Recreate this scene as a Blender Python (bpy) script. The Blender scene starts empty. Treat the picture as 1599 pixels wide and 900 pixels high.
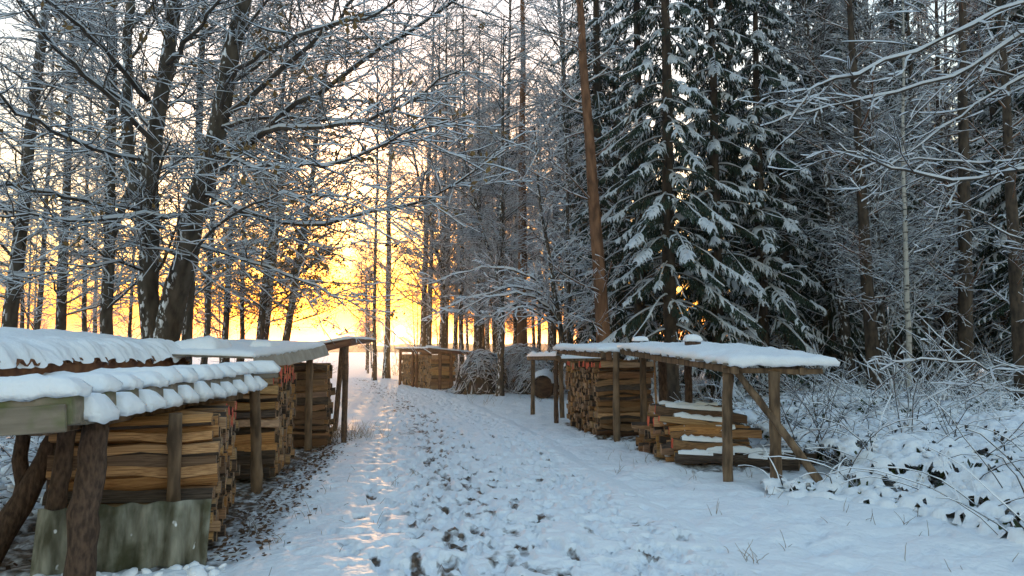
import bpy, math, random
import numpy as np
from mathutils import Vector, Matrix, Quaternion

SC = bpy.context.scene
COL = SC.collection
RNG = np.random.default_rng(11)
random.seed(11)
R = math.radians

# ------------------------------------------------------------------ camera, sky, sun, exposure
EYE = 1.45
PITCH = math.atan(95 / 1164)
cam = bpy.data.cameras.new('camera')
cam.sensor_width = 36.0
cam.lens = 36.0 * 1164 / 1599
cam.clip_start = 0.05
cam.clip_end = 6000
cam_ob = bpy.data.objects.new('camera', cam)
COL.objects.link(cam_ob)
cam_ob.location = (0, 0, EYE)
cam_ob.rotation_euler = (math.pi / 2 + PITCH, 0, 0)
SC.camera = cam_ob

SUN_AZ = math.atan2(-175, 1164)          # a little left of straight ahead
SUN_EL = R(2.2)
world = bpy.data.worlds.new('World')
SC.world = world
world.use_nodes = True
wn = world.node_tree.nodes
wl = world.node_tree.links
wn.clear()
sky = wn.new('ShaderNodeTexSky')
sky.sky_type = 'NISHITA'
sky.sun_disc = False
sky.sun_elevation = SUN_EL
sky.sun_rotation = SUN_AZ
sky.altitude = 200
sky.air_density = 1.6
sky.dust_density = 2.0
sky.ozone_density = 2.05
bg = wn.new('ShaderNodeBackground')
bg.inputs['Strength'].default_value = 0.15
wo = wn.new('ShaderNodeOutputWorld')
wl.new(sky.outputs[0], bg.inputs['Color'])
wl.new(bg.outputs[0], wo.inputs['Surface'])

SUN_DIR = Vector((math.sin(SUN_AZ) * math.cos(SUN_EL), math.cos(SUN_AZ) * math.cos(SUN_EL), math.sin(SUN_EL)))
sl = bpy.data.lights.new('sun', 'SUN')
sl.energy = 0.4
sl.angle = R(0.6)
sl.color = (1.0, 0.55, 0.22)
sun_ob = bpy.data.objects.new('sun_lamp', sl)
COL.objects.link(sun_ob)
sun_ob.rotation_euler = (-SUN_DIR).to_track_quat('-Z', 'Y').to_euler()

SC.view_settings.view_transform = 'Standard'
SC.view_settings.look = 'None'
SC.view_settings.gamma = 1.0
SC.view_settings.exposure = 3.35
SC.view_settings.use_curve_mapping = False
SC.cycles.max_bounces = 6
SC.cycles.diffuse_bounces = 4
SC.cycles.glossy_bounces = 2

# ------------------------------------------------------------------ helpers
def at(px, py, Y):
    """point of the place seen at pixel (px, py) of the 1599 px photograph, Y metres ahead"""
    f = np.array([0, math.cos(PITCH), math.sin(PITCH)])
    u = np.array([0, -math.sin(PITCH), math.cos(PITCH)])
    d = f * 1164 + u * (450 - py)
    d[0] = px - 800
    return np.array([0, 0, EYE]) + d * (Y / d[1])

def hash2(ix, iy, seed):
    h = (ix.astype(np.int64) * 374761393 + iy.astype(np.int64) * 668265263 + seed * 974634777) & 0xFFFFFFFF
    h = ((h ^ (h >> 13)) * 1274126177) & 0xFFFFFFFF
    return ((h ^ (h >> 16)) & 0xFFFF) / 65535.0

def vnoise(x, y, seed=0):
    x = np.asarray(x, float); y = np.asarray(y, float)
    ix = np.floor(x); iy = np.floor(y)
    fx = x - ix; fy = y - iy
    fx = fx * fx * (3 - 2 * fx); fy = fy * fy * (3 - 2 * fy)
    a = hash2(ix, iy, seed); b = hash2(ix + 1, iy, seed)
    c = hash2(ix, iy + 1, seed); d = hash2(ix + 1, iy + 1, seed)
    return (a * (1 - fx) + b * fx) * (1 - fy) + (c * (1 - fx) + d * fx) * fy

def fbm(x, y, seed=0, octv=3):
    s = 0; amp = 1; tot = 0
    for o in range(octv):
        s = s + amp * vnoise(np.asarray(x) * 2 ** o, np.asarray(y) * 2 ** o, seed + o * 7)
        tot += amp; amp *= 0.5
    return s / tot

def unit(v):
    return v / np.maximum(np.linalg.norm(v, axis=-1, keepdims=True), 1e-9)

def path_x(Y):
    Y = np.asarray(Y, float)
    return 0.42 - 0.09 * Y - 0.0035 * Y * Y

def gz(x, y):
    """height of the ground"""
    x = np.asarray(x, float); y = np.asarray(y, float)
    near = np.clip((60 - y) / 40, 0, 1)
    z = 0.10 * (fbm(x * 0.35, y * 0.35, 3, 2) - 0.5) * near
    side = np.clip((x - 3.6) / 3.0, 0, 1)
    z = z + 0.22 * side * side * near * np.clip((y - 3) / 6, 0, 1)
    return z

def mesh_from(name, verts, faces, mats=(), midx=None, smooth=True):
    """faces: (n,3) or (n,4) arrays, or a list of such"""
    if not isinstance(faces, list):
        faces = [faces]
    faces = [np.asarray(f, np.int32) for f in faces if len(f)]
    me = bpy.data.meshes.new(name)
    v = np.asarray(verts, np.float32).reshape(-1, 3)
    me.vertices.add(len(v))
    me.vertices.foreach_set('co', v.ravel())
    loops = np.concatenate([f.ravel() for f in faces])
    tot = np.concatenate([np.full(len(f), f.shape[1], np.int32) for f in faces])
    start = np.concatenate([[0], np.cumsum(tot)[:-1]]).astype(np.int32)
    me.loops.add(len(loops))
    me.loops.foreach_set('vertex_index', loops.astype(np.int32))
    me.polygons.add(len(tot))
    me.polygons.foreach_set('loop_start', start)
    me.polygons.foreach_set('loop_total', tot)
    if midx is not None:
        me.polygons.foreach_set('material_index', np.asarray(midx, np.int32))
    me.polygons.foreach_set('use_smooth', np.full(len(tot), bool(smooth)))
    for m in mats:
        me.materials.append(m)
    me.update(calc_edges=True)
    return me

def add_attr(me, name, vals):
    a = me.attributes.new(name, 'FLOAT', 'POINT')
    a.data.foreach_set('value', np.asarray(vals, np.float32))

def link(name, me, parent=None, loc=None, rot=None, scale=None):
    o = bpy.data.objects.new(name, me)
    COL.objects.link(o)
    if parent is not None:
        o.parent = parent
    if loc is not None:
        o.location = loc
    if rot is not None:
        o.rotation_euler = rot
    if scale is not None:
        o.scale = scale
    return o

def thing(name, label, cat, loc=(0, 0, 0), rotz=0.0, group=None):
    o = link(name, None, None, loc, (0, 0, rotz))
    o.empty_display_size = 0.2
    o['label'] = label
    o['category'] = cat
    if group:
        o['group'] = group
    return o

def tag(o, label, cat, group=None, kind=None):
    if label: o['label'] = label
    if cat: o['category'] = cat
    if group: o['group'] = group
    if kind: o['kind'] = kind
    return o

# ------------------------------------------------------------------ materials
def mat(name, color, rough=0.8, color2=None, scale=6.0, stretch=(1, 1, 1), bump=0.0, bscale=None, detail=5, contrast=(0.35, 0.65), spec=0.25):
    m = bpy.data.materials.new(name)
    m.use_nodes = True
    n = m.node_tree.nodes; l = m.node_tree.links
    b = n['Principled BSDF']
    b.inputs['Base Color'].default_value = (*color, 1)
    b.inputs['Roughness'].default_value = rough
    b.inputs['Specular IOR Level'].default_value = spec
    if color2 is not None or bump:
        tc = n.new('ShaderNodeTexCoord')
        mp = n.new('ShaderNodeMapping')
        mp.inputs['Scale'].default_value = stretch
        l.new(tc.outputs['Object'], mp.inputs['Vector'])
        nz = n.new('ShaderNodeTexNoise')
        nz.inputs['Scale'].default_value = scale
        nz.inputs['Detail'].default_value = detail
        l.new(mp.outputs[0], nz.inputs['Vector'])
        if color2 is not None:
            cr = n.new('ShaderNodeValToRGB')
            cr.color_ramp.elements[0].position = contrast[0]
            cr.color_ramp.elements[1].position = contrast[1]
            cr.color_ramp.elements[0].color = (*color, 1)
            cr.color_ramp.elements[1].color = (*color2, 1)
            l.new(nz.outputs['Fac'], cr.inputs['Fac'])
            l.new(cr.outputs['Color'], b.inputs['Base Color'])
        if bump:
            bp = n.new('ShaderNodeBump')
            bp.inputs['Strength'].default_value = 1.0
            bp.inputs['Distance'].default_value = bump
            if bscale:
                nb = n.new('ShaderNodeTexNoise')
                nb.inputs['Scale'].default_value = bscale
                nb.inputs['Detail'].default_value = 4
                l.new(mp.outputs[0], nb.inputs['Vector'])
                l.new(nb.outputs['Fac'], bp.inputs['Height'])
            else:
                l.new(nz.outputs['Fac'], bp.inputs['Height'])
            l.new(bp.outputs[0], b.inputs['Normal'])
    return m

def mix_over(m, color, fac_builder, rough=None):
    """lay a second colour over a material's base colour where fac_builder's socket is 1"""
    n = m.node_tree.nodes; l = m.node_tree.links
    b = n['Principled BSDF']
    mx = n.new('ShaderNodeMix'); mx.data_type = 'RGBA'
    bc = b.inputs['Base Color']
    if bc.links:
        l.new(bc.links[0].from_socket, mx.inputs['A'])
    else:
        mx.inputs['A'].default_value = bc.default_value
    mx.inputs['B'].default_value = (*color, 1)
    l.new(fac_builder(n, l), mx.inputs['Factor'])
    l.new(mx.outputs['Result'], bc)
    return m

def noise_mask(scale, lo, hi, detail=3, coord='Object', stretch=(1, 1, 1)):
    def f(n, l):
        tc = n.new('ShaderNodeTexCoord')
        mp = n.new('ShaderNodeMapping'); mp.inputs['Scale'].default_value = stretch
        l.new(tc.outputs[coord], mp.inputs['Vector'])
        nz = n.new('ShaderNodeTexNoise'); nz.inputs['Scale'].default_value = scale; nz.inputs['Detail'].default_value = detail
        l.new(mp.outputs[0], nz.inputs['Vector'])
        mr = n.new('ShaderNodeMapRange'); mr.inputs['From Min'].default_value = lo; mr.inputs['From Max'].default_value = hi
        l.new(nz.outputs['Fac'], mr.inputs['Value'])
        return mr.outputs['Result']
    return f

def wind_snow(scale, lo, hi, wind=(-0.75, -0.45, 0.45), thr=0.25):
    """snow plastered by wind on one side of the trunks, in patches"""
    base = noise_mask(scale, lo, hi, 4, 'Object', (1, 1, 0.5))
    def f(n, l):
        fac = base(n, l)
        g = n.new('ShaderNodeNewGeometry')
        d = n.new('ShaderNodeVectorMath'); d.operation = 'DOT_PRODUCT'
        d.inputs[1].default_value = wind
        l.new(g.outputs['Normal'], d.inputs[0])
        mr = n.new('ShaderNodeMapRange'); mr.inputs['From Min'].default_value = thr; mr.inputs['From Max'].default_value = thr + 0.45
        l.new(d.outputs['Value'], mr.inputs['Value'])
        mu = n.new('ShaderNodeMath'); mu.operation = 'MULTIPLY'
        l.new(fac, mu.inputs[0]); l.new(mr.outputs['Result'], mu.inputs[1])
        return mu.outputs[0]
    return f

SNOWC = (0.84, 0.86, 0.89)
M = {}
M['snow'] = mat('snow', SNOWC, 0.6, bump=0.012, scale=22, spec=0.3)
M['snow_twig'] = mat('snow_on_twigs', SNOWC, 0.7, spec=0.2)
M['bark'] = mix_over(mat('bark', (0.030, 0.024, 0.018), 0.9, (0.095, 0.078, 0.06), 9, (1, 1, 0.35), bump=0.015), SNOWC, wind_snow(20, 0.55, 0.60))
M['bark_twig'] = mat('twig_bark', (0.035, 0.027, 0.021), 0.9, (0.075, 0.06, 0.048), 5)
M['bark_pine'] = mat('pine_bark', (0.085, 0.042, 0.024), 0.9, (0.22, 0.11, 0.06), 10, (1, 1, 0.3), bump=0.018)
M['bark_spruce'] = mat('spruce_bark', (0.026, 0.02, 0.016), 0.9, (0.09, 0.065, 0.045), 10, (1, 1, 0.4), bump=0.015)
M['birch'] = mat('birch_bark', (0.05, 0.045, 0.04), 0.8, (0.42, 0.40, 0.36), 5, (1, 1, 3), contrast=(0.36, 0.46))
M['needle'] = mat('spruce_needles', (0.014, 0.024, 0.016), 0.7, (0.035, 0.055, 0.034), 3)
M['leaf'] = mat('withered_leaves', (0.10, 0.055, 0.022), 0.8, (0.20, 0.13, 0.05), 3)
M['post'] = mat('post_bark', (0.045, 0.028, 0.020), 0.9, (0.12, 0.075, 0.052), 45, (1, 1, 0.4), bump=0.012, detail=8)
M['pole'] = mat('peeled_pole', (0.065, 0.042, 0.026), 0.85, (0.22, 0.145, 0.088), 16, (1, 1, 0.2), bump=0.007, detail=8)
M['board'] = mat('weathered_board', (0.11, 0.09, 0.07), 0.85, (0.24, 0.20, 0.155), 12, (0.15, 1, 1), bump=0.006)
M['moss_board'] = mix_over(mat('mossy_board', (0.13, 0.105, 0.08), 0.9, (0.27, 0.225, 0.17), 12, (0.15, 1, 1), bump=0.006), (0.12, 0.13, 0.055), noise_mask(5, 0.50, 0.70, 5))
M['red_board'] = mat('red_brown_board', (0.10, 0.045, 0.03), 0.85, (0.21, 0.10, 0.06), 12, (0.2, 1, 1), bump=0.005)
M['sheet'] = mat('pale_roof_sheet', (0.30, 0.26, 0.21), 0.7, (0.42, 0.37, 0.31), 6, (1, 1, 1))
M['bitumen'] = mat('brown_corrugated_sheet', (0.10, 0.04, 0.025), 0.8, (0.24, 0.11, 0.05), 9)
M['cement'] = mix_over(mix_over(mat('fibre_cement', (0.075, 0.07, 0.045), 0.9, (0.32, 0.31, 0.25), 9, (1.4, 1.4, 0.35), bump=0.004), (0.06, 0.06, 0.03), noise_mask(3.5, 0.5, 0.66, 6)), SNOWC, noise_mask(9, 0.70, 0.73, 2))
M['split'] = mat('split_wood', (0.21, 0.105, 0.042), 0.8, (0.46, 0.265, 0.115), 7, (0.12, 2.2, 2.2), bump=0.006)
M['split_old'] = mat('aged_split_wood', (0.12, 0.062, 0.032), 0.85, (0.27, 0.15, 0.075), 7, (0.12, 2.2, 2.2), bump=0.006)
M['log_bark'] = mat('log_bark', (0.028, 0.020, 0.015), 0.9, (0.10, 0.07, 0.05), 14, (0.4, 1, 1), bump=0.01)
M['log_end'] = mat('log_end', (0.10, 0.055, 0.028), 0.85, (0.34, 0.20, 0.10), 9, (1, 1, 1), bump=0.004)
M['paint'] = mat('red_spray_paint', (0.50, 0.045, 0.025), 0.7, (0.62, 0.12, 0.06), 12)
M['grass'] = mat('dry_grass', (0.12, 0.075, 0.035), 0.9, (0.30, 0.21, 0.10), 3)
M['bramble'] = mat('bramble_leaves', (0.015, 0.025, 0.010), 0.6, (0.06, 0.085, 0.03), 5)
M['litter'] = mat('leaf_litter', (0.045, 0.024, 0.014), 0.9, (0.13, 0.07, 0.035), 6)

def vary(m, lo, hi, hue=0.008):
    """each log a little lighter, darker, greyer or redder than the next"""
    n = m.node_tree.nodes; l = m.node_tree.links
    b = n['Principled BSDF']; bc = b.inputs['Base Color']
    src = bc.links[0].from_socket
    oi = n.new('ShaderNodeObjectInfo')
    hs = n.new('ShaderNodeHueSaturation')
    for sock, a0, a1, k in (('Value', lo, hi, 1.0), ('Saturation', 1.1, 0.8, 7.31), ('Hue', 0.5 - hue, 0.5 + hue, 3.77)):
        mu = n.new('ShaderNodeMath'); mu.operation = 'MULTIPLY'; mu.inputs[1].default_value = k
        fr = n.new('ShaderNodeMath'); fr.operation = 'FRACT'
        mr = n.new('ShaderNodeMapRange'); mr.inputs['To Min'].default_value = a0; mr.inputs['To Max'].default_value = a1
        l.new(oi.outputs['Random'], mu.inputs[0]); l.new(mu.outputs[0], fr.inputs[0]); l.new(fr.outputs[0], mr.inputs['Value'])
        l.new(mr.outputs['Result'], hs.inputs[sock])
    l.new(src, hs.inputs['Color']); l.new(hs.outputs['Color'], bc)
vary(M['split'], 0.85, 1.45); vary(M['split_old'], 0.55, 1.3); vary(M['log_end'], 0.5, 1.4); vary(M['log_bark'], 0.7, 1.3)

def let_light_through(m, k):
    n = m.node_tree.nodes; l = m.node_tree.links
    tr = n.new('ShaderNodeBsdfTranslucent'); tr.inputs['Color'].default_value = (*SNOWC, 1)
    mx = n.new('ShaderNodeMixShader'); mx.inputs['Fac'].default_value = k
    l.new(n['Principled BSDF'].outputs[0], mx.inputs[1]); l.new(tr.outputs[0], mx.inputs[2])
    l.new(mx.outputs[0], n['Material Output'].inputs['Surface'])
let_light_through(M['snow_twig'], 0.40)

def ground_mat(name):
    m = bpy.data.materials.new(name); m.use_nodes = True
    n = m.node_tree.nodes; l = m.node_tree.links
    b = n['Principled BSDF']
    b.inputs['Roughness'].default_value = 0.65
    b.inputs['Specular IOR Level'].default_value = 0.25
    tc = n.new('ShaderNodeTexCoord')
    at_ = n.new('ShaderNodeAttribute'); at_.attribute_name = 'bare'
    nz = n.new('ShaderNodeTexNoise'); nz.inputs['Scale'].default_value = 11; nz.inputs['Detail'].default_value = 5
    l.new(tc.outputs['Object'], nz.inputs['Vector'])
    ad = n.new('ShaderNodeMath'); ad.operation = 'ADD'
    l.new(at_.outputs['Fac'], ad.inputs[0]); l.new(nz.outputs['Fac'], ad.inputs[1])
    mr = n.new('ShaderNodeMapRange'); mr.inputs['From Min'].default_value = 0.88; mr.inputs['From Max'].default_value = 1.16
    l.new(ad.outputs[0], mr.inputs['Value'])
    n2 = n.new('ShaderNodeTexNoise'); n2.inputs['Scale'].default_value = 30; n2.inputs['Detail'].default_value = 4
    l.new(tc.outputs['Object'], n2.inputs['Vector'])
    cr = n.new('ShaderNodeValToRGB')
    cr.color_ramp.elements[0].position = 0.35; cr.color_ramp.elements[0].color = (0.035, 0.024, 0.017, 1)
    cr.color_ramp.elements[1].position = 0.68; cr.color_ramp.elements[1].color = (0.17, 0.12, 0.085, 1)
    l.new(n2.outputs['Fac'], cr.inputs['Fac'])
    mx = n.new('ShaderNodeMix'); mx.data_type = 'RGBA'
    mx.inputs['A'].default_value = (*SNOWC, 1)
    l.new(cr.outputs['Color'], mx.inputs['B']); l.new(mr.outputs['Result'], mx.inputs['Factor'])
    l.new(mx.outputs['Result'], b.inputs['Base Color'])
    bp = n.new('ShaderNodeBump'); bp.inputs['Distance'].default_value = 0.03; bp.inputs['Strength'].default_value = 0.9
    n3 = n.new('ShaderNodeTexNoise'); n3.inputs['Scale'].default_value = 13; n3.inputs['Detail'].default_value = 7
    l.new(tc.outputs['Object'], n3.inputs['Vector'])
    l.new(n3.outputs['Fac'], bp.inputs['Height']); l.new(bp.outputs[0], b.inputs['Normal'])
    return m
M['ground'] = ground_mat('snowy_ground')

# ------------------------------------------------------------------ tubes and the snow lying on them
def frames(P):
    T = np.empty_like(P)
    T[:, 1:-1] = P[:, 2:] - P[:, :-2]
    T[:, 0] = P[:, 1] - P[:, 0]
    T[:, -1] = P[:, -1] - P[:, -2]
    T = unit(T)
    ref = np.zeros_like(T); ref[..., 2] = 1
    vert = np.abs(T[..., 2]).mean(axis=1) > 0.93
    ref[vert] = (0, 1, 0)
    S = unit(np.cross(T, ref))
    U = np.cross(S, T)
    return T, S, U

def group_polys(polys):
    g = {}
    for p, r in polys:
        g.setdefault(len(p), []).append((p, r))
    for k, lst in g.items():
        yield np.array([a for a, _ in lst], float), np.array([b for _, b in lst], float)

def sweep(polys, prof, closed):
    """prof(P,Rad,T,S,U) -> (M,N,K,3) ring points"""
    V = []; F = []; base = 0
    for P, Rd in group_polys(polys):
        T, S, U = frames(P)
        ring = prof(P, Rd, T, S, U)
        m, n, k, _ = ring.shape
        idx = base + np.arange(m * n * k).reshape(m, n, k)
        if closed:
            nx = np.roll(idx, -1, axis=2)
            a = idx[:, :-1]; b = nx[:, :-1]; c = nx[:, 1:]; d = idx[:, 1:]
        else:
            a = idx[:, :-1, :-1]; b = idx[:, :-1, 1:]; c = idx[:, 1:, 1:]; d = idx[:, 1:, :-1]
        F.append(np.stack([a.ravel(), b.ravel(), c.ravel(), d.ravel()], 1))
        V.append(ring.reshape(-1, 3)); base += m * n * k
    if not V:
        return np.zeros((0, 3)), np.zeros((0, 4), int)
    return np.concatenate(V), np.concatenate(F)

def tube(polys, sides):
    def prof(P, Rd, T, S, U):
        a = np.arange(sides) * (2 * math.pi / sides)
        return P[:, :, None] + Rd[:, :, None, None] * (np.cos(a)[None, None, :, None] * S[:, :, None] + np.sin(a)[None, None, :, None] * U[:, :, None])
    return sweep(polys, prof, True)

def snow_strip(polys, h0, w0, pts=3, cover=0.92, seed=5):
    """snow lying along the upper side of branches: h0 thickness, w0 extra half width"""
    rg = np.random.default_rng(seed)
    def prof(P, Rd, T, S, U):
        m, n, _ = P.shape
        hor = np.sqrt(np.maximum(0, 1 - T[..., 2] ** 2))
        k = np.clip((hor - 0.28) / 0.45, 0, 1)
        lump = rg.uniform(0.35, 1.45, (m, n)) * (rg.random((m, n)) < cover)
        lump[:, 0] *= 0.3
        h = h0 * k * lump * (0.55 + 0.45 * np.clip(Rd / 0.012, 0, 2.2))
        w = (0.97 * Rd + w0 * lump) * np.where(k > 0, 1, 0.5) * np.clip(k * 2, 0.3, 1)
        up = np.zeros_like(P); up[..., 2] = 1
        out = np.empty((m, n, pts, 3))
        for i in range(pts):
            t = i / (pts - 1)
            c = math.cos(math.pi * t); s = math.sin(math.pi * t)
            lift = 0.25 * Rd + s * (0.75 * Rd + h)
            out[:, :, i] = P - S * (w * c)[..., None] + (U * 0.35 + up * 0.65) * lift[..., None]
        return out
    return sweep(polys, prof, False)

def cat_parts(parts):
    V = []; F = []; b = 0
    for v, f in parts:
        if len(v):
            V.append(v); F.append(f + b); b += len(v)
    return np.concatenate(V), np.concatenate(F)

def rot_about(v, axis, ang):
    axis = axis / (np.linalg.norm(axis) + 1e-9)
    return v * math.cos(ang) + np.cross(axis, v) * math.sin(ang) + axis * np.dot(axis, v) * (1 - math.cos(ang))

def grow_line(rg, p, d, L, r0, r1, n, wander, trop):
    pts = [np.array(p, float)]
    d = np.array(d, float); d /= np.linalg.norm(d)
    st = L / (n - 1)
    for i in range(n - 1):
        d = d + rg.normal(0, wander, 3) + np.array([0, 0, trop * (1 if i < n * 0.6 else 1.3)])
        d /= np.linalg.norm(d)
        pts.append(pts[-1] + d * st)
    return np.array(pts), np.linspace(r0, r1, n)

def interp_poly(P, t):
    n = len(P) - 1
    x = min(max(t * n, 0), n - 1e-6); i = int(x); f = x - i
    return P[i] * (1 - f) + P[i + 1] * f, P[i + 1] - P[i]

def branch_out(rg, poly, level, out, cfg, lenscale=1.0):
    """children of a branch; out[level] collects polylines"""
    P, Rd = poly
    if level > cfg['depth']:
        return
    L = np.linalg.norm(np.diff(P, axis=0), axis=1).sum()
    c = cfg['lv'][level]
    num = int(L * c['dens'] + rg.random())
    t0 = c.get('start', 0.15)
    sgn = 1
    for i in range(num):
        t = t0 + (0.98 - t0) * (i + rg.random()) / max(num, 1)
        p, d = interp_poly(P, t)
        d = d / (np.linalg.norm(d) + 1e-9)
        r = np.interp(t, np.linspace(0, 1, len(Rd)), Rd)
        # branch sideways mostly, alternating sides
        side = np.cross(d, (0, 0, 1.0))
        if np.linalg.norm(side) < 0.25:
            a = rg.uniform(0, 2 * math.pi); side = np.array([math.cos(a), math.sin(a), 0])
        sgn = -sgn
        side = side / np.linalg.norm(side) * sgn
        side = rot_about(side, d, rg.normal(0, c.get('roll', 0.5)))
        ang = R(rg.uniform(*c['ang']))
        nd = d * math.cos(ang) + side * math.sin(ang)
        l = lenscale * rg.uniform(*c['len']) * (1 - c.get('tap', 0.5) * t)
        rr = min(r * 0.7, c['rad'] * (0.7 + 0.6 * rg.random()))
        q = grow_line(rg, p, nd, l, rr, max(rr * 0.35, cfg['rmin']), c['n'], c['wander'], c['trop'])
        out[level].append(q)
        branch_out(rg, q, level + 1, out, cfg, lenscale)

def leaves_mesh(rg, polys, n, size):
    V = []; F = []
    tips = [p for p, r in polys]
    cl = rg.integers(0, len(tips), max(1, n // 6))
    k = 0
    for i in range(n):
        P = tips[cl[i % len(cl)]]
        c = P[rg.integers(len(P) // 2, len(P))] + rg.normal(0, 0.05, 3) - np.array([0, 0, 0.03])
        a = rg.normal(0, 1, 3); a /= np.linalg.norm(a)
        b = np.cross(a, rg.normal(0, 1, 3)); b /= np.linalg.norm(b) + 1e-9
        s = size * rg.uniform(0.6, 1.2)
        V += [c - a * s, c + b * s * 0.5, c + a * s, c - b * s * 0.5 + np.array([0, 0, -s * 0.2])]
        F.append([k, k + 1, k + 2, k + 3]); k += 4
    return np.array(V), np.array(F)

def finish_tree(levels, trunk_sides, cfg, name, bark='bark', leaves=0, rg=None, snowh=0.015, snoww=0.0035):
    parts = {}
    v, f = tube(levels[0], trunk_sides)
    parts['trunk'] = mesh_from(name + '_trunk', v, f, [M[bark]])
    tb = []; sn = []
    for lv in range(1, len(levels)):
        if not levels[lv]:
            continue
        tb.append(tube(levels[lv], 6 if lv == 1 else (4 if lv == 2 else 3)))
        sn.append(snow_strip(levels[lv], snowh * (0.9 if lv == 1 else 1.0), snoww * (0.4 if lv == 1 else 1), 5 if lv == 1 else 3, cover=0.9 if lv == 1 else 0.74, seed=lv + 3))
    if tb:
        v, f = cat_parts(tb)
        parts['crown'] = mesh_from(name + '_crown', v, f, [M['bark_twig' if bark in ('bark', 'birch', 'bark_spruce') else bark]])
        v, f = cat_parts(sn)
        parts['snow'] = mesh_from(name + '_snow', v, f, [M['snow_twig']])
    if leaves:
        v, f = leaves_mesh(rg, levels[-1], leaves, 0.045)
        parts['leaves'] = mesh_from(name + '_leaves', v, f, [M['leaf']])
    return parts

def trunk_line(rg, H, r0, n=16, wander=0.02, lean=(0, 0)):
    z = np.linspace(0, 1, n) ** 1.15 * H
    x = np.cumsum(rg.normal(0, wander, n)) + lean[0] * z; y = np.cumsum(rg.normal(0, wander, n)) + lean[1] * z
    x -= x[0]; y -= y[0]
    rad = r0 * (1 - 0.86 * (z / H)) * (1 + 0.45 * np.exp(-z / 0.25))
    z[0] = -0.15
    return np.stack([x, y, z], 1), rad

DEC = dict(depth=3, rmin=0.0024, lv={
    1: dict(dens=4.4, start=0.20, len=(1.4, 3.2), ang=(45, 75), rad=0.021, n=7, wander=0.12, trop=0.015, tap=0.5, roll=3.0),
    2: dict(dens=6.6, start=0.12, len=(0.45, 1.3), ang=(35, 60), rad=0.0075, n=5, wander=0.13, trop=0.0, tap=0.5, roll=0.5),
    3: dict(dens=8.0, start=0.10, len=(0.16, 0.6), ang=(30, 60), rad=0.0036, n=3, wander=0.14, trop=0.0, tap=0.3, roll=0.7)})

def deciduous(name, seed, H, r0, cfg=DEC, fork=0, leaves=0, bark='bark', lenscale=1.0, lean=(0, 0)):
    rg = np.random.default_rng(seed)
    lv = [[], [], [], []]
    tr = trunk_line(rg, H, r0, lean=lean)
    lv[0].append(tr)
    for k in range(fork):
        t = rg.uniform(0.12, 0.4)
        p, d = interp_poly(tr[0], t)
        a = rg.uniform(0, 6.28)
        nd = np.array([math.cos(a) * 0.35, math.sin(a) * 0.35, 1])
        rr = np.interp(t, np.linspace(0, 1, 16), tr[1]) * 0.75
        lv[0].append(grow_line(rg, p, nd, H * 0.6, rr, 0.02, 12, 0.04, 0.02))
        lv[0][-1] = (np.concatenate([lv[0][-1][0], np.repeat(lv[0][-1][0][-1:], 0, 0)]), lv[0][-1][1])
    for tr_ in list(lv[0]):
        branch_out(rg, tr_, 1, lv, cfg, lenscale)
    return finish_tree(lv, 9, cfg, name, bark, leaves, rg)

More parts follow.
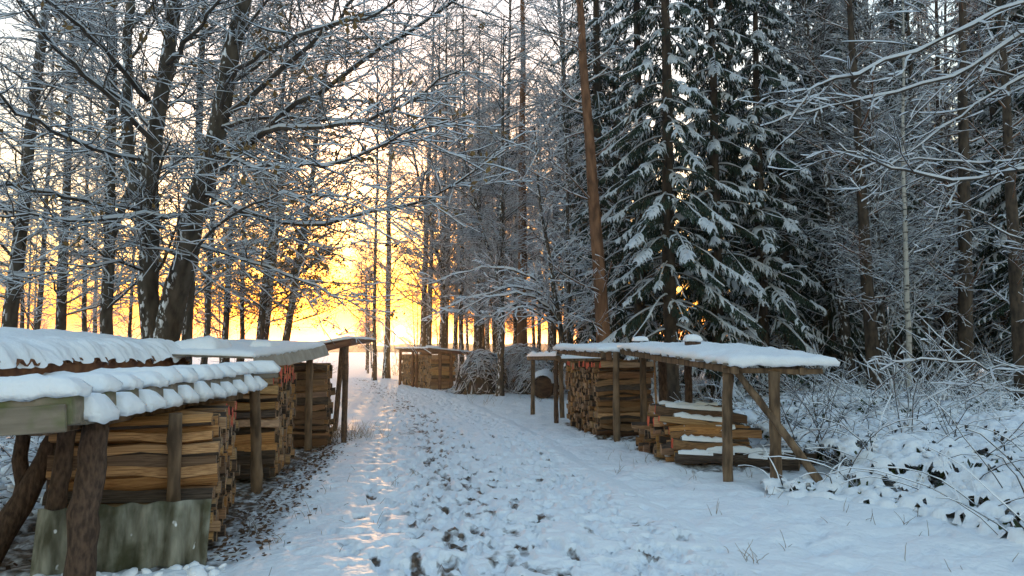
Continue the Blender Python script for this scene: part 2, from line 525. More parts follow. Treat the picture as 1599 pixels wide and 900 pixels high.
def conifer(name, seed, H, r0, Lmax, z0=1.2, dense=1.0, snow=0.6):
    """spruce: drooping boughs, short needled twigs as narrow blades, snow pads on the boughs"""
    rg = np.random.default_rng(seed)
    tr = trunk_line(rg, H, r0, wander=0.012)
    boughs = []
    z = z0
    NV = []; NF = []; SV = []; SF = []; nb = 0; sb = 0
    dead = []
    while z < H - 0.3:
        k = rg.integers(4, 7)
        a0 = rg.uniform(0, 6.28)
        for j in range(k):
            zz = z + rg.uniform(-0.12, 0.12)
            L = (Lmax * (1 - zz / H) ** 0.75 + 0.25) * rg.uniform(0.55, 1.25)
            a = a0 + j * 6.283 / k + rg.normal(0, 0.2)
            t = zz / H
            px = np.interp(zz, tr[0][:, 2], tr[0][:, 0]); py = np.interp(zz, tr[0][:, 2], tr[0][:, 1])
            n = 8
            d = np.array([math.cos(a), math.sin(a), rg.uniform(-0.1, 0.2)])
            pts = [np.array([px, py, zz])]
            for i in range(n - 1):
                d = d + np.array([0, 0, -0.20 if i < 4 else 0.05]) + rg.normal(0, 0.04, 3)
                d = d / np.linalg.norm(d)
                pts.append(pts[-1] + d * L / (n - 1))
            P = np.array(pts)
            Rd = np.linspace(0.022, 0.005, n) * (0.6 + 0.4 * L / Lmax)
            boughs.append((P, Rd))
            if zz < z0 + 1.4 and rg.random() < 0.45:
                continue                                # bare dead bough low on the trunk
            nt = int(L * 24 * dense)
            ph = rg.uniform(0, 10)
            for i in range(nt):
                tt = 0.18 + 0.82 * (i + rg.random()) / nt
                p, dd = interp_poly(P, tt); dd = unit(dd)
                sgn = 1 if i % 2 else -1
                side = unit(np.cross(dd, (0, 0, 1.0))) * sgn
                tl = (0.13 + 0.34 * (1 - tt)) * rg.uniform(0.7, 1.2) * (0.55 + 0.45 * L / Lmax)
                td = unit(side * 0.8 + dd * 0.65 + np.array([0, 0, -0.55 + rg.normal(0, 0.22)]))
                hasnow = rg.random() < snow * (0.08 + 1.25 * (math.sin(tt * 8 + ph) > 0.15)) * (0.35 + 0.95 * tt)
                for q in range(5):                      # the twig and four twiglets
                    if q == 0:
                        b0 = p; b1 = p + td * tl; w = 0.022
                    else:
                        f = 0.2 + 0.16 * q
                        s2 = 1 if q % 2 else -1
                        tw = unit(td * 0.75 + np.cross(td, (0, 0, 1.0)) * 0.6 * s2 + np.array([0, 0, -0.8]))
                        b0 = p + td * tl * f; b1 = b0 + tw * tl * 0.45 * rg.uniform(0.7, 1.3); w = 0.018
                    ax = b1 - b0
                    sd = unit(np.cross(ax, (0, 0, 1.0)) + 1e-6) * w
                    mid = b0 + ax * 0.45
                    NV += [b0, mid + sd - (0, 0, 0.012), b1, mid - sd - (0, 0, 0.012)]
                    NF.append((nb, nb + 1, nb + 2)); NF.append((nb, nb + 2, nb + 3)); nb += 4
                    if hasnow and (q == 0 or rg.random() < 0.55):
                        ww = (0.034 if q == 0 else 0.022) * rg.uniform(0.7, 1.5)
                        hh = (0.034 if q == 0 else 0.022) * rg.uniform(0.6, 1.4)
                        sd = unit(sd) * ww
                        ax = ax * np.array([0.85, 0.85, 0.45])
                        m1 = b0 + ax * 0.3; m2 = b0 + ax * 0.8
                        up = np.array([0, 0, hh])
                        SV += [b0 - 0.01 * unit(ax), m1 + sd, m1 + up, m1 - sd, m2 + sd * 0.9, m2 + up * 0.9, m2 - sd * 0.9, b1 + unit(ax) * 0.015 - up * 0.2]
                        o = sb
                        SF += [(o, o + 2, o + 1), (o, o + 3, o + 2), (o + 1, o + 2, o + 5), (o + 1, o + 5, o + 4), (o + 2, o + 3, o + 6), (o + 2, o + 6, o + 5), (o + 4, o + 5, o + 7), (o + 5, o + 6, o + 7)]
                        sb += 8
        z += rg.uniform(0.26, 0.62)
    # thin dead twigs on the lower trunk
    for i in range(26):
        zz = rg.uniform(0.5, 4.5); a = rg.uniform(0, 6.28)
        dead.append(grow_line(rg, (0, 0, zz), (math.cos(a), math.sin(a), -0.1), rg.uniform(0.4, 1.1), 0.009, 0.004, 5, 0.08, -0.03))
    parts = {}
    v, f = tube([tr], 9)
    parts['trunk'] = mesh_from(name + '_trunk', v, f, [M['bark_spruce']])
    v1, f1 = tube(boughs + dead, 4)
    parts['crown'] = mesh_from(name + '_boughs', v1, f1, [M['bark_twig']])
    parts['needles'] = mesh_from(name + '_needles', np.array(NV), np.array(NF), [M['needle']], smooth=False)
    v2, f2 = snow_strip(boughs + dead, 0.022, 0.006, 3, 0.8)
    SVa = np.array(SV)
    parts['snow'] = mesh_from(name + '_snow', np.concatenate([SVa, v2]), [np.array(SF), f2 + len(SVa)], [M['snow_twig']])
    return parts

def hang(parts, e):
    """a tree's parts: trunk and crown, and on the crown its needles, leaves and snow"""
    link('trunk', parts['trunk'], e)
    c = link('crown', parts['crown'], e)
    for k in ('needles', 'leaves', 'snow'):
        if k in parts:
            link(k, parts[k], c)

def plant(parts, name, loc, rotz, scale, label, cat='tree', group=None, lean=(0, 0), sxy=None):
    z = float(gz(loc[0], loc[1])) if len(loc) == 2 else loc[2]
    e = thing(name, label, cat, (loc[0], loc[1], z), 0, group)
    q = Quaternion((0, 1, 0), lean[0]) @ Quaternion((1, 0, 0), -lean[1]) @ Quaternion((0, 0, 1), rotz)
    e.rotation_mode = 'QUATERNION'
    e.rotation_quaternion = q
    s = sxy or scale
    e.scale = (s, s, scale)
    hang(parts, e)
    return e

# ------------------------------------------------------------------ ground, path, far wood, sun
def axis(dense0, dense1, step, growth, lo, hi):
    a = [dense0]; 
    while a[-1] < dense1: a.append(a[-1] + step)
    s = step; up = [a[-1]]
    while up[-1] < hi: s *= growth; up.append(up[-1] + s)
    s = step; dn = [dense0]
    while dn[-1] > lo: s *= growth; dn.append(dn[-1] - s)
    return np.array(dn[::-1][:-1] + a + up[1:])

def soft_box(x, y, o, u, s, l0, l1, w0, w1, soft):
    """1 inside a rectangle given in the frame (u along, s across) at o"""
    a = (x - o[0]) * u[0] + (y - o[1]) * u[1]
    b = (x - o[0]) * s[0] + (y - o[1]) * s[1]
    d = np.minimum(np.minimum(a - l0, l1 - a), np.minimum(b - w0, w1 - b))
    return np.clip(d / soft + 1, 0, 1)

UL = np.array([-0.12, 0.993]); SL = np.array([0.993, 0.12])          # left row of stacks
UR = np.array([-0.17, 0.985]); SR = np.array([0.985, 0.17])          # right-hand stacks

gx = axis(-7.0, 9.5, 0.085, 1.09, -1800, 1800)
gy = axis(3.0, 14.0, 0.075, 1.022, 2.9, 42)
gy = np.concatenate([[-600, -150, -60, -25, -10, -4, -1, 1, 2, 2.5], gy[1:], gy[-1] + np.cumsum(1.0 * 1.17 ** np.arange(40))])
gy = gy[gy < 3500]
X, Y = np.meshgrid(gx, gy)
fine = np.clip((46 - Y) / 30, 0, 1) * np.clip((24 - np.abs(X)) / 12, 0, 1)
Z = gz(X, Y)
Z = Z + fine * (0.07 * (fbm(X * 1.7, Y * 1.7, 21, 3) - 0.5) + 0.07 * (fbm(X * 5.5, Y * 5.5, 31, 2) - 0.5))
dimp = np.clip((fbm(X * 6.5, Y * 6.5, 131, 2) - 0.60) * 6, 0, 1) * fine
Z = Z - 0.05 * dimp
onpath = np.clip(1.9 - np.abs(X - path_x(Y)), 0, 0.5) * 2 * np.clip((41 - Y) / 3, 0, 1)
Z = Z - 0.07 * onpath
bare = np.zeros_like(X)
bare = np.maximum(bare, 0.60 * soft_box(X, Y, (-2.05, 5.2), UL, SL, -0.1, 8.2, -1.9, -0.10, 0.3))
bare = np.maximum(bare, 0.36 * soft_box(X, Y, (-2.05, 5.2), UL, SL, -0.1, 6.6, -0.3, 0.25, 0.4))
bare = np.maximum(bare, 0.46 * soft_box(X, Y, (-3.0, 4.2), UL, SL, -1.6, 1.4, -0.9, 0.25, 0.3))
bare = np.maximum(bare, 0.60 * soft_box(X, Y, (1.5, 12.3), UR, SR, -0.2, 2.6, 0.0, 1.5, 0.25))
bare = np.maximum(bare, 0.52 * soft_box(X, Y, (2.2, 9.6), UR, SR, -0.5, 1.8, -0.05, 1.2, 0.3))
bare = np.maximum(bare, 0.40 * soft_box(X, Y, (-2.9, 26.6), (-.43, .9), (.9, .43), -0.2, 3.6, -0.2, 1.2, 0.3))
bare = np.maximum(bare, 0.22 * np.clip((X - 3) / 2, 0, 1) * np.clip((Y - 10) / 5, 0, 1) * np.clip((60 - Y) / 10, 0, 1))
lim_ = np.where(Y < 8, 2.85 + np.maximum(0, 8 - Y) * 0.52, np.where(Y < 12.5, 3.8, 2.8))
bare = np.maximum(bare, 0.55 * np.clip((X - lim_) / 0.2, 0, 1) * np.clip((12.5 - Y) / 1.5, 0, 1) * np.clip((Y - 4) / 0.5, 0, 1))
ny, nx = X.shape
idx = np.arange(ny * nx).reshape(ny, nx)
F = np.stack([idx[:-1, :-1].ravel(), idx[:-1, 1:].ravel(), idx[1:, 1:].ravel(), idx[1:, :-1].ravel()], 1)
me = mesh_from('ground', np.stack([X, Y, Z], -1), F, [M['ground']])
add_attr(me, 'bare', bare.ravel())
g = link('ground', me); g['kind'] = 'structure'; g['label'] = 'snow covered forest clearing floor and open field beyond'

# trodden path: its own sheet, pressed full of footprints
py_ = [2.3]
while py_[-1] < 40: py_.append(py_[-1] + max(0.026, 0.0052 * py_[-1]))
py_ = np.array(py_)
pu = np.linspace(-2.05, 2.05, 150)
U_, Y_ = np.meshgrid(pu, py_)
X_ = path_x(Y_) + U_
edge = np.clip((2.05 - np.abs(U_)) / 0.55, 0, 1); edge = edge * edge * (3 - 2 * edge)
endf = np.clip((40 - Y_) / 3, 0, 1)
Zp = gz(X_, Y_) - 0.06 + 0.075 * edge * endf
Zp = Zp + 0.06 * (fbm(X_ * 1.7, Y_ * 1.7, 21, 3) - 0.5) + edge * 0.03 * (fbm(X_ * 7, Y_ * 7, 41, 3) - 0.5)
lanes = np.clip(1.35 - np.abs(U_ + 0.1) / 1.0, 0.15, 1) 
pit = np.clip((fbm(X_ * 10, Y_ * 7.0, 51, 2) - 0.49) * 5, 0, 1) * np.clip(fbm(X_ * 0.9, Y_ * 0.5, 61, 2) * 2.6 - 0.55, 0, 1) * lanes
dent = 0.03 * pit
bareP = 0.30 * pit
rg = np.random.default_rng(77)
prints = []
for w_ in range(52):                                     # people walking up and down
    lane = rg.choice([-0.7, -0.2, 0.1, 0.35, 0.95, 1.2], p=[0.1, 0.27, 0.23, 0.15, 0.15, 0.10])
    yy = 2.4 + rg.random() * 0.7; st_ = rg.uniform(0.5, 0.72); sd = 1; ph = rg.uniform(0, 6.28)
    dog = w_ % 4 == 3
    while yy < 37:
        prints.append((yy + rg.normal(0, 0.03), lane + 0.2 * math.sin(yy * 0.35 + ph) + sd * (0.05 if dog else 0.11) + rg.normal(0, 0.03), 0.045 if dog else rg.uniform(0.12, 0.15), 0.035 if dog else rg.uniform(0.045, 0.055), rg.normal(0.09, 0.15), lane))
        sd = -sd; yy += st_ * (0.45 if dog else 1) * rg.uniform(0.9, 1.1)
for i in range(1100):
    lane = rg.choice([-0.75, -0.15, 0.2, 0.95, 1.3])
    prints.append((2.5 + 34 * rg.random() ** 1.5, lane + rg.normal(0, 0.3), rg.uniform(0.04, 0.11), rg.uniform(0.03, 0.05), rg.normal(0.1, 0.5), lane))
for (yy, uu, L, W, a, lane) in prints:
    dep = rg.uniform(0.03, 0.07)
    mud = rg.random() < (0.46 if abs(lane) < 0.4 else 0.2)
    i0, i1 = np.searchsorted(py_, [yy - 0.25, yy + 0.25])
    j0, j1 = np.searchsorted(pu, [uu - 0.25, uu + 0.25])
    if i1 - i0 < 1 or j1 - j0 < 2: continue
    sl_ = (slice(i0, i1), slice(j0, j1))
    dx = U_[sl_] - uu; dy = Y_[sl_] - yy
    ca, sa = math.cos(a), math.sin(a)
    q = ((dx * ca + dy * sa) / W) ** 2 + ((-dx * sa + dy * ca) / L) ** 2
    k = np.clip(1.25 - q, 0, 1); k = np.minimum(k * 3.5, 1)
    rim = np.exp(-((np.sqrt(q) - 1.35) / 0.25) ** 2)
    dent[sl_] = np.maximum(dent[sl_] * (1 - 0.3 * rim), dep * k) - 0.010 * rim * (1 - k)
    if mud:
        bareP[sl_] = np.maximum(bareP[sl_], rg.uniform(0.36, 0.64) * k)
# worn muddy patches
for (px, py, rx, ry) in [(722, 782, .13, .2), (745, 800, .08, .15), (785, 868, .16, .35), (860, 885, .12, .2), (925, 810, .12, .1), (700, 745, .1, .2), (645, 672, .25, .9), (615, 640, .3, 1.5), (655, 700, .2, .5), (800, 830, .1, .2), (990, 815, .2, .2)]:
    yy = EYE * 1164 / (py - 545.0); xx = (px - 800) / 1164 * yy
    q = ((X_ - xx) / rx) ** 2 + ((Y_ - yy) / ry) ** 2
    kk = np.clip(1.3 - q, 0, 1) * (0.4 + 0.6 * vnoise(X_ * 14, Y_ * 14, 5))
    bareP = np.maximum(bareP, 0.62 * kk); dent = np.maximum(dent, 0.03 * kk)
Zp = Zp + 0.02 * edge - dent * edge
nyp, nxp = X_.shape
idx = np.arange(nyp * nxp).reshape(nyp, nxp)
F = np.stack([idx[:-1, :-1].ravel(), idx[:-1, 1:].ravel(), idx[1:, 1:].ravel(), idx[1:, :-1].ravel()], 1)
me = mesh_from('path', np.stack([X_, Y_, Zp], -1), F, [M['ground']])
add_attr(me, 'bare', (bareP * edge).ravel())
p = link('path', me); p['kind'] = 'structure'; p['label'] = 'trampled snowy forest path with muddy footprints'

# low far wood along the edge of the field
V = []; F = []
xs = np.arange(-420, 60, 2.0)
hh = 1.6 + 2.6 * fbm(xs * 0.05, xs * 0, 9, 4) + 1.0 * vnoise(xs * 0.4, xs * 0, 4)
for i, x in enumerate(xs):
    yb = 330 + 25 * math.sin(x * 0.011)
    for (dy, h) in ((0, 0), (0.5, hh[i] * 0.8), (4, hh[i]), (10, 0)):
        V.append((x, yb + dy, h - 0.3 * (h == 0)))
for i in range(len(xs) - 1):
    for j in range(3):
        a = i * 4 + j; F.append((a, a + 4, a + 5, a + 1))
o = link('far_wood', mesh_from('far_wood', np.array(V, float), np.array(F), [mat('far_wood', (0.05, 0.05, 0.05), 0.9, (0.22, 0.22, 0.23), 0.6)]))
tag(o, 'low frosted wood on the horizon across the field', 'wood', kind='stuff')

# the setting sun itself
def ico(sub):
    import bmesh
    bm = bmesh.new(); bmesh.ops.create_icosphere(bm, subdivisions=sub, radius=1)
    v = np.array([x.co[:] for x in bm.verts]); f = np.array([[q.index for q in x.verts] for x in bm.faces]); bm.free()
    return v, f
v, f = ico(3)
ms = bpy.data.materials.new('sun_light'); ms.use_nodes = True
ms.node_tree.nodes.clear()
em = ms.node_tree.nodes.new('ShaderNodeEmission'); em.inputs['Color'].default_value = (1, 0.72, 0.30, 1); em.inputs['Strength'].default_value = 14
mo = ms.node_tree.nodes.new('ShaderNodeOutputMaterial'); ms.node_tree.links.new(em.outputs[0], mo.inputs['Surface'])
SUNP = np.array(SUN_DIR) * 3000 * 1.0
SUNP[2] = 3000 * math.tan(R(1.35))
o = link('sun', mesh_from('sun', v * 21 + SUNP, f, [ms])); o['kind'] = 'structure'; o['label'] = 'low golden sun shining between the trunks'

# ------------------------------------------------------------------ building pieces
def box_mesh(name, sx, sy, sz, m, bevel=0.006, rough=0.0, seg=4, seed=0):
    """a board: slightly uneven box, long axis x, with chamfered edges (origin at its centre)"""
    rg = np.random.default_rng(seed + 100)
    xs = np.linspace(-sx / 2, sx / 2, seg + 1)
    b = min(bevel, sy * 0.3, sz * 0.3)
    prof = np.array([(-sy / 2 + b, -sz / 2), (sy / 2 - b, -sz / 2), (sy / 2, -sz / 2 + b), (sy / 2, sz / 2 - b), (sy / 2 - b, sz / 2), (-sy / 2 + b, sz / 2), (-sy / 2, sz / 2 - b), (-sy / 2, -sz / 2 + b)])
    V = []
    for x in xs:
        j = rg.normal(0, rough, 2)
        V += [(x, a + j[0], c + j[1]) for a, c in prof]
    F = []
    n = 8
    for i in range(seg):
        for k in range(n):
            a = i * n + k; c = i * n + (k + 1) % n
            F.append((a, c, c + n, a + n))
    me = bpy.data.meshes.new(name)
    caps = [list(range(n))[::-1], [seg * n + k for k in range(n)]]
    me.from_pydata(V, [], F + caps)
    me.materials.append(m)
    return me

def board(name, p0, p1, w, h, m, parent, rough=0.003, seed=0, roll=0.0):
    """board of width w (sideways) and thickness h between two points"""
    p0 = np.array(p0, float); p1 = np.array(p1, float)
    L = np.linalg.norm(p1 - p0)
    me = box_mesh(name, L, w, h, m, rough=rough, seed=seed)
    o = link(name, me, parent)
    d = unit(p1 - p0)
    q = Vector(d).to_track_quat('X', 'Z')
    o.rotation_mode = 'QUATERNION'
    o.rotation_quaternion = q @ Quaternion((1, 0, 0), roll)
    o.location = tuple((p0 + p1) / 2)
    return o

def pole(name, pts, rads, m, parent, sides=12, seed=0, knots=True):
    """round post through points, slightly knobbly, capped"""
    rg = np.random.default_rng(seed)
    P = np.array(pts, float); Rr = np.array(rads, float)
    n = 12
    t = np.linspace(0, 1, len(P)); tt = np.linspace(0, 1, n)
    Pn = np.stack([np.interp(tt, t, P[:, i]) for i in range(3)], 1)
    Rn = np.interp(tt, t, Rr) * (1 + rg.normal(0, 0.045 if knots else 0.02, n))
    Pn[1:-1] += rg.normal(0, 0.05, (n - 2, 3)) * Rn[1:-1, None]
    v, f = tube([(Pn, Rn)], sides)
    v = v + rg.normal(0, 1, v.shape) * (Rn.mean() * 0.03)
    me = bpy.data.meshes.new(name)
    me.from_pydata(v.tolist(), [], f.tolist() + [list(range(sides))[::-1], list(range((n - 1) * sides, n * sides))])
    me.materials.append(m)
    me.polygons.foreach_set('use_smooth', [True] * len(f) + [False, False])
    return link(name, me, parent)

def snow_slab(name, c, thick, parent, nu=24, nv=14, over=0.05, seed=0, lump=0.25, drip=0.03, round_=0.12, wave=0):
    """snow lying on a sloping quad c = (near-left, near-right, far-right, far-left), rounded over the edges"""
    c = [np.array(q, float) for q in c]
    u = np.linspace(0, 1, nu); v = np.linspace(0, 1, nv)
    Ug, Vg = np.meshgrid(u, v)
    base = ((1 - Ug) * (1 - Vg))[..., None] * c[0] + (Ug * (1 - Vg))[..., None] * c[1] + (Ug * Vg)[..., None] * c[2] + ((1 - Ug) * Vg)[..., None] * c[3]
    Lu = np.linalg.norm(c[1] - c[0]); Lv = np.linalg.norm(c[3] - c[0])
    ctr = sum(c) / 4
    du = np.minimum(Ug, 1 - Ug) * Lu; dv = np.minimum(Vg, 1 - Vg) * Lv
    d = np.minimum(du, dv)
    prof = np.sqrt(np.clip(1 - (1 - np.clip(d / round_, 0, 1)) ** 2, 0, 1))
    nz = fbm(base[..., 0] * 3 + seed, base[..., 1] * 3, seed, 3)
    top = base.copy()
    t = thick * (0.45 + 0.55 * prof) * (1 + lump * (nz - 0.5) * 2)
    if wave:
        t = t * (0.82 + 0.18 * np.cos(Vg * Lv / wave * 2 * math.pi))
    t = np.where(d < 1e-6, thick * 0.28, t)
    t = t + 0.16 * thick * (fbm(base[..., 0] * 11, base[..., 1] * 11, seed + 31, 3) - 0.5) * 2
    top[..., 2] += t
    outd = top[..., :2] - ctr[:2]
    e = np.clip(1 - d / (round_ * 0.7), 0, 1)
    jit = (0.4 + 1.2 * vnoise(base[..., 0] * 9 + 3, base[..., 1] * 9, seed + 2))
    top[..., :2] += outd / np.maximum(np.linalg.norm(outd, axis=-1, keepdims=True), 1e-6) * (over * e * jit)[..., None]
    V = top.reshape(-1, 3)
    idx = np.arange(nu * nv).reshape(nv, nu)
    F = [np.stack([idx[:-1, :-1].ravel(), idx[:-1, 1:].ravel(), idx[1:, 1:].ravel(), idx[1:, :-1].ravel()], 1)]
    ring = np.concatenate([idx[0, :-1], idx[:-1, -1], idx[-1, :0:-1], idx[:0:-1, 0]])
    low = V[ring].copy()
    low[:, 2] -= thick * 0.3 + drip * vnoise(low[:, 0] * 13, low[:, 1] * 13, seed + 9)
    low[:, :2] -= 0.4 * over * unit(low[:, :2] - ctr[:2])
    inn = base.reshape(-1, 3)[ring].copy(); inn[:, :2] += (ctr[:2] - inn[:, :2]) * 0.06; inn[:, 2] += 0.004
    b = len(V); n = len(ring)
    k = np.arange(n); k2 = (k + 1) % n
    F.append(np.stack([ring[k2], ring[k], b + k, b + k2], 1))
    F.append(np.stack([b + k2, b + k, b + n + k, b + n + k2], 1))
    V = np.concatenate([V, low, inn])
    return link(name, mesh_from(name, V, F, [M['snow']]), parent)

def keep_under(child, parent):
    """make child a sub-part of parent without moving it"""
    child.parent = parent
    m = Matrix.LocRotScale(parent.location, parent.rotation_quaternion if parent.rotation_mode == 'QUATERNION' else parent.rotation_euler, parent.scale)
    child.matrix_parent_inverse = m.inverted()

def snow_on_pole(name, pts, r, h, parent, seed=0):
    P = np.array(pts, float); n = 14
    t = np.linspace(0, 1, len(P)); tt = np.linspace(0, 1, n)
    Pn = np.stack([np.interp(tt, t, P[:, i]) for i in range(3)], 1)
    v, f = snow_strip([(Pn, np.full(n, r))], h, r * 0.35, 7, 1.0, seed)
    return link(name, mesh_from(name, v, f, [M['snow']]), parent)

# ------------------------------------------------------------------ split logs
def log_mesh(k, kind, red, old=False):
    rg = np.random.default_rng(500 + k)
    m = 5
    a = np.sort(rg.uniform(0, 2 * math.pi, m) * 0.25 + np.arange(m) * 2 * math.pi / m)
    if kind == 'wedge':
        cs = np.array([(-0.48, -0.42), (0.40, -0.47), (0.50, 0.05), (0.15, 0.46), (-0.38, 0.40)])
    elif kind == 'slab':
        cs = np.array([(-0.50, -0.40), (0.45, -0.48), (0.50, 0.32), (0.05, 0.50), (-0.46, 0.42)])
    elif kind == 'tri':
        cs = np.array([(-0.50, -0.45), (0.50, -0.42), (0.36, 0.10), (0.05, 0.50), (-0.30, 0.12)])
    else:
        cs = np.stack([np.cos(np.arange(6) * math.pi / 3), np.sin(np.arange(6) * math.pi / 3)], 1) * 0.5
    cs = cs + rg.normal(0, 0.07, cs.shape)
    n = len(cs); seg = 4
    V = []
    bend = rg.normal(0, 0.13, (seg + 1, 2))
    for i in range(seg + 1):
        x = -0.5 + i / seg
        sc = 1 + rg.normal(0, 0.10)
        V += [(x, p[0] * sc + bend[i][0], p[1] * sc + bend[i][1]) for p in cs]
    F = []; mi = []
    barkside = set([2, 3]) if kind in ('wedge', 'slab') else (set([3]) if kind == 'tri' else set(range(6)))
    for i in range(seg):
        for q in range(n):
            a = i * n + q; c = i * n + (q + 1) % n
            F.append((a, c, c + n, a + n)); mi.append(1 if q in barkside else 0)
    F.append(list(range(n))[::-1]); F.append([seg * n + q for q in range(n)]); mi += [2, 2]
    me = bpy.data.meshes.new('log')
    me.from_pydata(V, [], F)
    for mm in (M['split_old' if old or k % 4 == 0 else 'split'], M['log_bark'], M['paint' if red else 'log_end']):
        me.materials.append(mm)
    me.polygons.foreach_set('material_index', mi)
    return me
KINDS_ = ['wedge', 'slab', 'tri', 'wedge', 'slab', 'slab', 'tri', 'wedge', 'round', 'wedge']
LOGS = [log_mesh(k, KINDS_[k], False) for k in range(10)]
LOGS_OLD = [log_mesh(k + 20, KINDS_[k], False, True) for k in range(10)]
LOGS_RED = [log_mesh(k, KINDS_[k], True) for k in range(8)]

def stack_logs(root, o, u, s, length, height, z0, lw, lh, loglen, sgn, seed, red_rows=1, red_span=(0, 1), taper=0.0, mess=1.0, old=False):
    """rows of split logs; u runs along the stack, s across towards the path (sgn=+1) or away; ends flush near o"""
    rg = np.random.default_rng(seed)
    yaw = math.atan2(s[1], s[0])
    rows = int(height / lh)
    count = 0
    for r_ in range(rows):
        pos = rg.uniform(0, lw * 0.5) * (r_ % 2)
        rowlen = length * (1 - taper * (r_ / rows) ** 2)
        while pos < rowlen - lw * 0.4:
            w = lw * rg.uniform(0.78, 1.25)
            hgt = lh * rg.uniform(0.95, 1.22)
            L = loglen * rg.uniform(0.965, 1.03)
            cx = o[0] + u[0] * (pos + w / 2) - sgn * s[0] * (loglen / 2 + rg.normal(0, 0.018) * mess)
            cy = o[1] + u[1] * (pos + w / 2) - sgn * s[1] * (loglen / 2 + rg.normal(0, 0.018) * mess)
            cz = z0 + (r_ + 0.5) * lh + rg.normal(0, 0.006) * mess + float(gz(cx, cy))
            red = r_ >= rows - red_rows and red_span[0] <= pos / length <= red_span[1] and rg.random() < 0.8
            me = (LOGS_RED if red else (LOGS_OLD if old and rg.random() < 0.7 else LOGS))[rg.integers(0, 8 if red else 10)]
            q90 = rg.integers(0, 4)
            sy, sz = (w, hgt) if q90 % 2 == 0 else (hgt, w)
            ob = link('log', me, root)
            ob.rotation_mode = 'QUATERNION'
            ob.rotation_quaternion = Quaternion((0, 0, 1), yaw + rg.normal(0, 0.012) * mess) @ Quaternion((0, 1, 0), rg.normal(0, 0.012) * mess) @ Quaternion((1, 0, 0), q90 * math.pi / 2 + rg.normal(0, 0.12))
            ob.scale = (L, sy * 0.97, sz * 0.97)
            ob.location = (cx, cy, cz)
            pos += w
            count += 1
    return count

# ------------------------------------------------------------------ left row of stacks and lean-tos
A1 = np.array([-2.13, 5.42]); A2 = np.array([-2.56, 8.15]); A3 = np.array([-2.76, 11.2])
nlogs = []
U1 = np.array([-0.262, 0.965]); S1_ = np.array([0.965, 0.262])
U2 = np.array([-0.175, 0.985]); S2_ = np.array([0.985, 0.175])
t = thing('wood_stack', 'nearest stack of split firewood behind the corrugated sheet on the left', 'wood stack', (0, 0, 0), 0, 'firewood stacks')
nlogs.append(stack_logs(t, A1, U1, S1_, 1.62, 0.97, 0.08, 0.088, 0.081, 1.06, 1, 1, 2, (0.5, 1)))
for k in range(2):
    y0 = A1 - S1_ * (0.22 + 0.6 * k)
    board('pallet_beam', (*(y0 + U1 * 0.03), 0.045), (*(y0 + U1 * 1.6), 0.045), 0.09, 0.08, M['board'], t, seed=k)
t = thing('wood_stack', 'second firewood stack on the left, behind the post at the step-edged roof end', 'wood stack', (0, 0, 0), 0, 'firewood stacks')
nlogs.append(stack_logs(t, A2, U2, S2_, 1.85, 1.20, 0.05, 0.094, 0.090, 1.05, 1, 2, 2, (0.0, 0.9)))
t = thing('wood_stack', 'third firewood stack on the left beside two leaning poles', 'wood stack', (0, 0, 0), 0, 'firewood stacks')
nlogs.append(stack_logs(t, A3, U2, S2_, 1.1, 1.27, 0.05, 0.115, 0.098, 1.0, 1, 3, 0, mess=1.3, old=True))

# near lean-to: roof of raised boxes with snow on each
shed = thing('lean_to', 'low lean-to with step-edged board roof under thick snow, nearest on the left', 'wood shelter')
NB = 11
for k in range(NB + 1):
    tk = (k / NB) ** 0.93
    ex, ey = -2.40 - 0.15 * tk, 4.10 + 3.45 * tk
    last = k == NB
    zt = 1.20 + 0.02 * tk
    lx = 1.35
    hb = 0.165 if not last else 0.06
    wb = 0.13
    exr = ex + (0.16 if last else random.uniform(-0.02, 0.02))
    a = (exr, ey + wb / 2, zt - hb / 2); b = (ex - lx, ey + wb / 2 - 0.06, zt - hb / 2 - 0.09)
    o = board('roof_beam', b, a, wb, hb, M['moss_board'] if k < 3 else M['board'], shed, seed=k)
    sc_ = snow_slab('snow_cap', [(b[0], b[1] - wb * 0.55, zt - 0.09), (exr, ey - 0.012, zt), (exr, ey + wb + 0.012, zt), (b[0], b[1] + wb * 0.55, zt - 0.09)], random.uniform(0.085, 0.12), shed, 30, 10, 0.03, seed=k, lump=0.32, drip=0.02, round_=0.085)
    keep_under(sc_, o)
    if not last:
        # sunken board between two beams with its snow
        gap = 3.45 * (((k + 1) / NB) ** 0.93 - tk) - wb
        yb = ey + wb + gap / 2
        a2 = (ex + 0.02, yb, zt - hb + 0.012); b2 = (ex - lx, yb - 0.06, zt - hb - 0.078)
        o = board('roof_board', b2, a2, gap + 0.05, 0.02, M['board'], shed, seed=40 + k)
        sc_ = snow_slab('snow_cap', [(b2[0], yb - 0.06 - gap * 0.50, zt - hb - 0.07), (ex + 0.055, yb - gap * 0.50, zt - hb + 0.02), (ex + 0.055, yb + gap * 0.50, zt - hb + 0.02), (b2[0], yb - 0.06 + gap * 0.50, zt - hb - 0.07)], random.uniform(0.095, 0.13), shed, 30, 10, 0.02, seed=60 + k, lump=0.30, drip=0.03, round_=0.07)
        keep_under(sc_, o)
board('front_board', (-3.9, 4.035, 0.985), (-2.42, 4.085, 1.075), 0.02, 0.15, M['moss_board'], shed, seed=91)
board('purlin', (-2.72, 4.3, 0.985), (-2.76, 7.6, 0.985), 0.08, 0.07, M['pole'], shed, seed=92)
board('purlin', (-3.55, 4.3, 0.91), (-3.6, 7.6, 0.91), 0.08, 0.07, M['pole'], shed, seed=93)
pole('post', [(-2.66, 4.70, -0.1), (-2.64, 4.71, 0.5), (-2.60, 4.72, 0.99)], [0.090, 0.084, 0.074], M['post'], shed, seed=1)
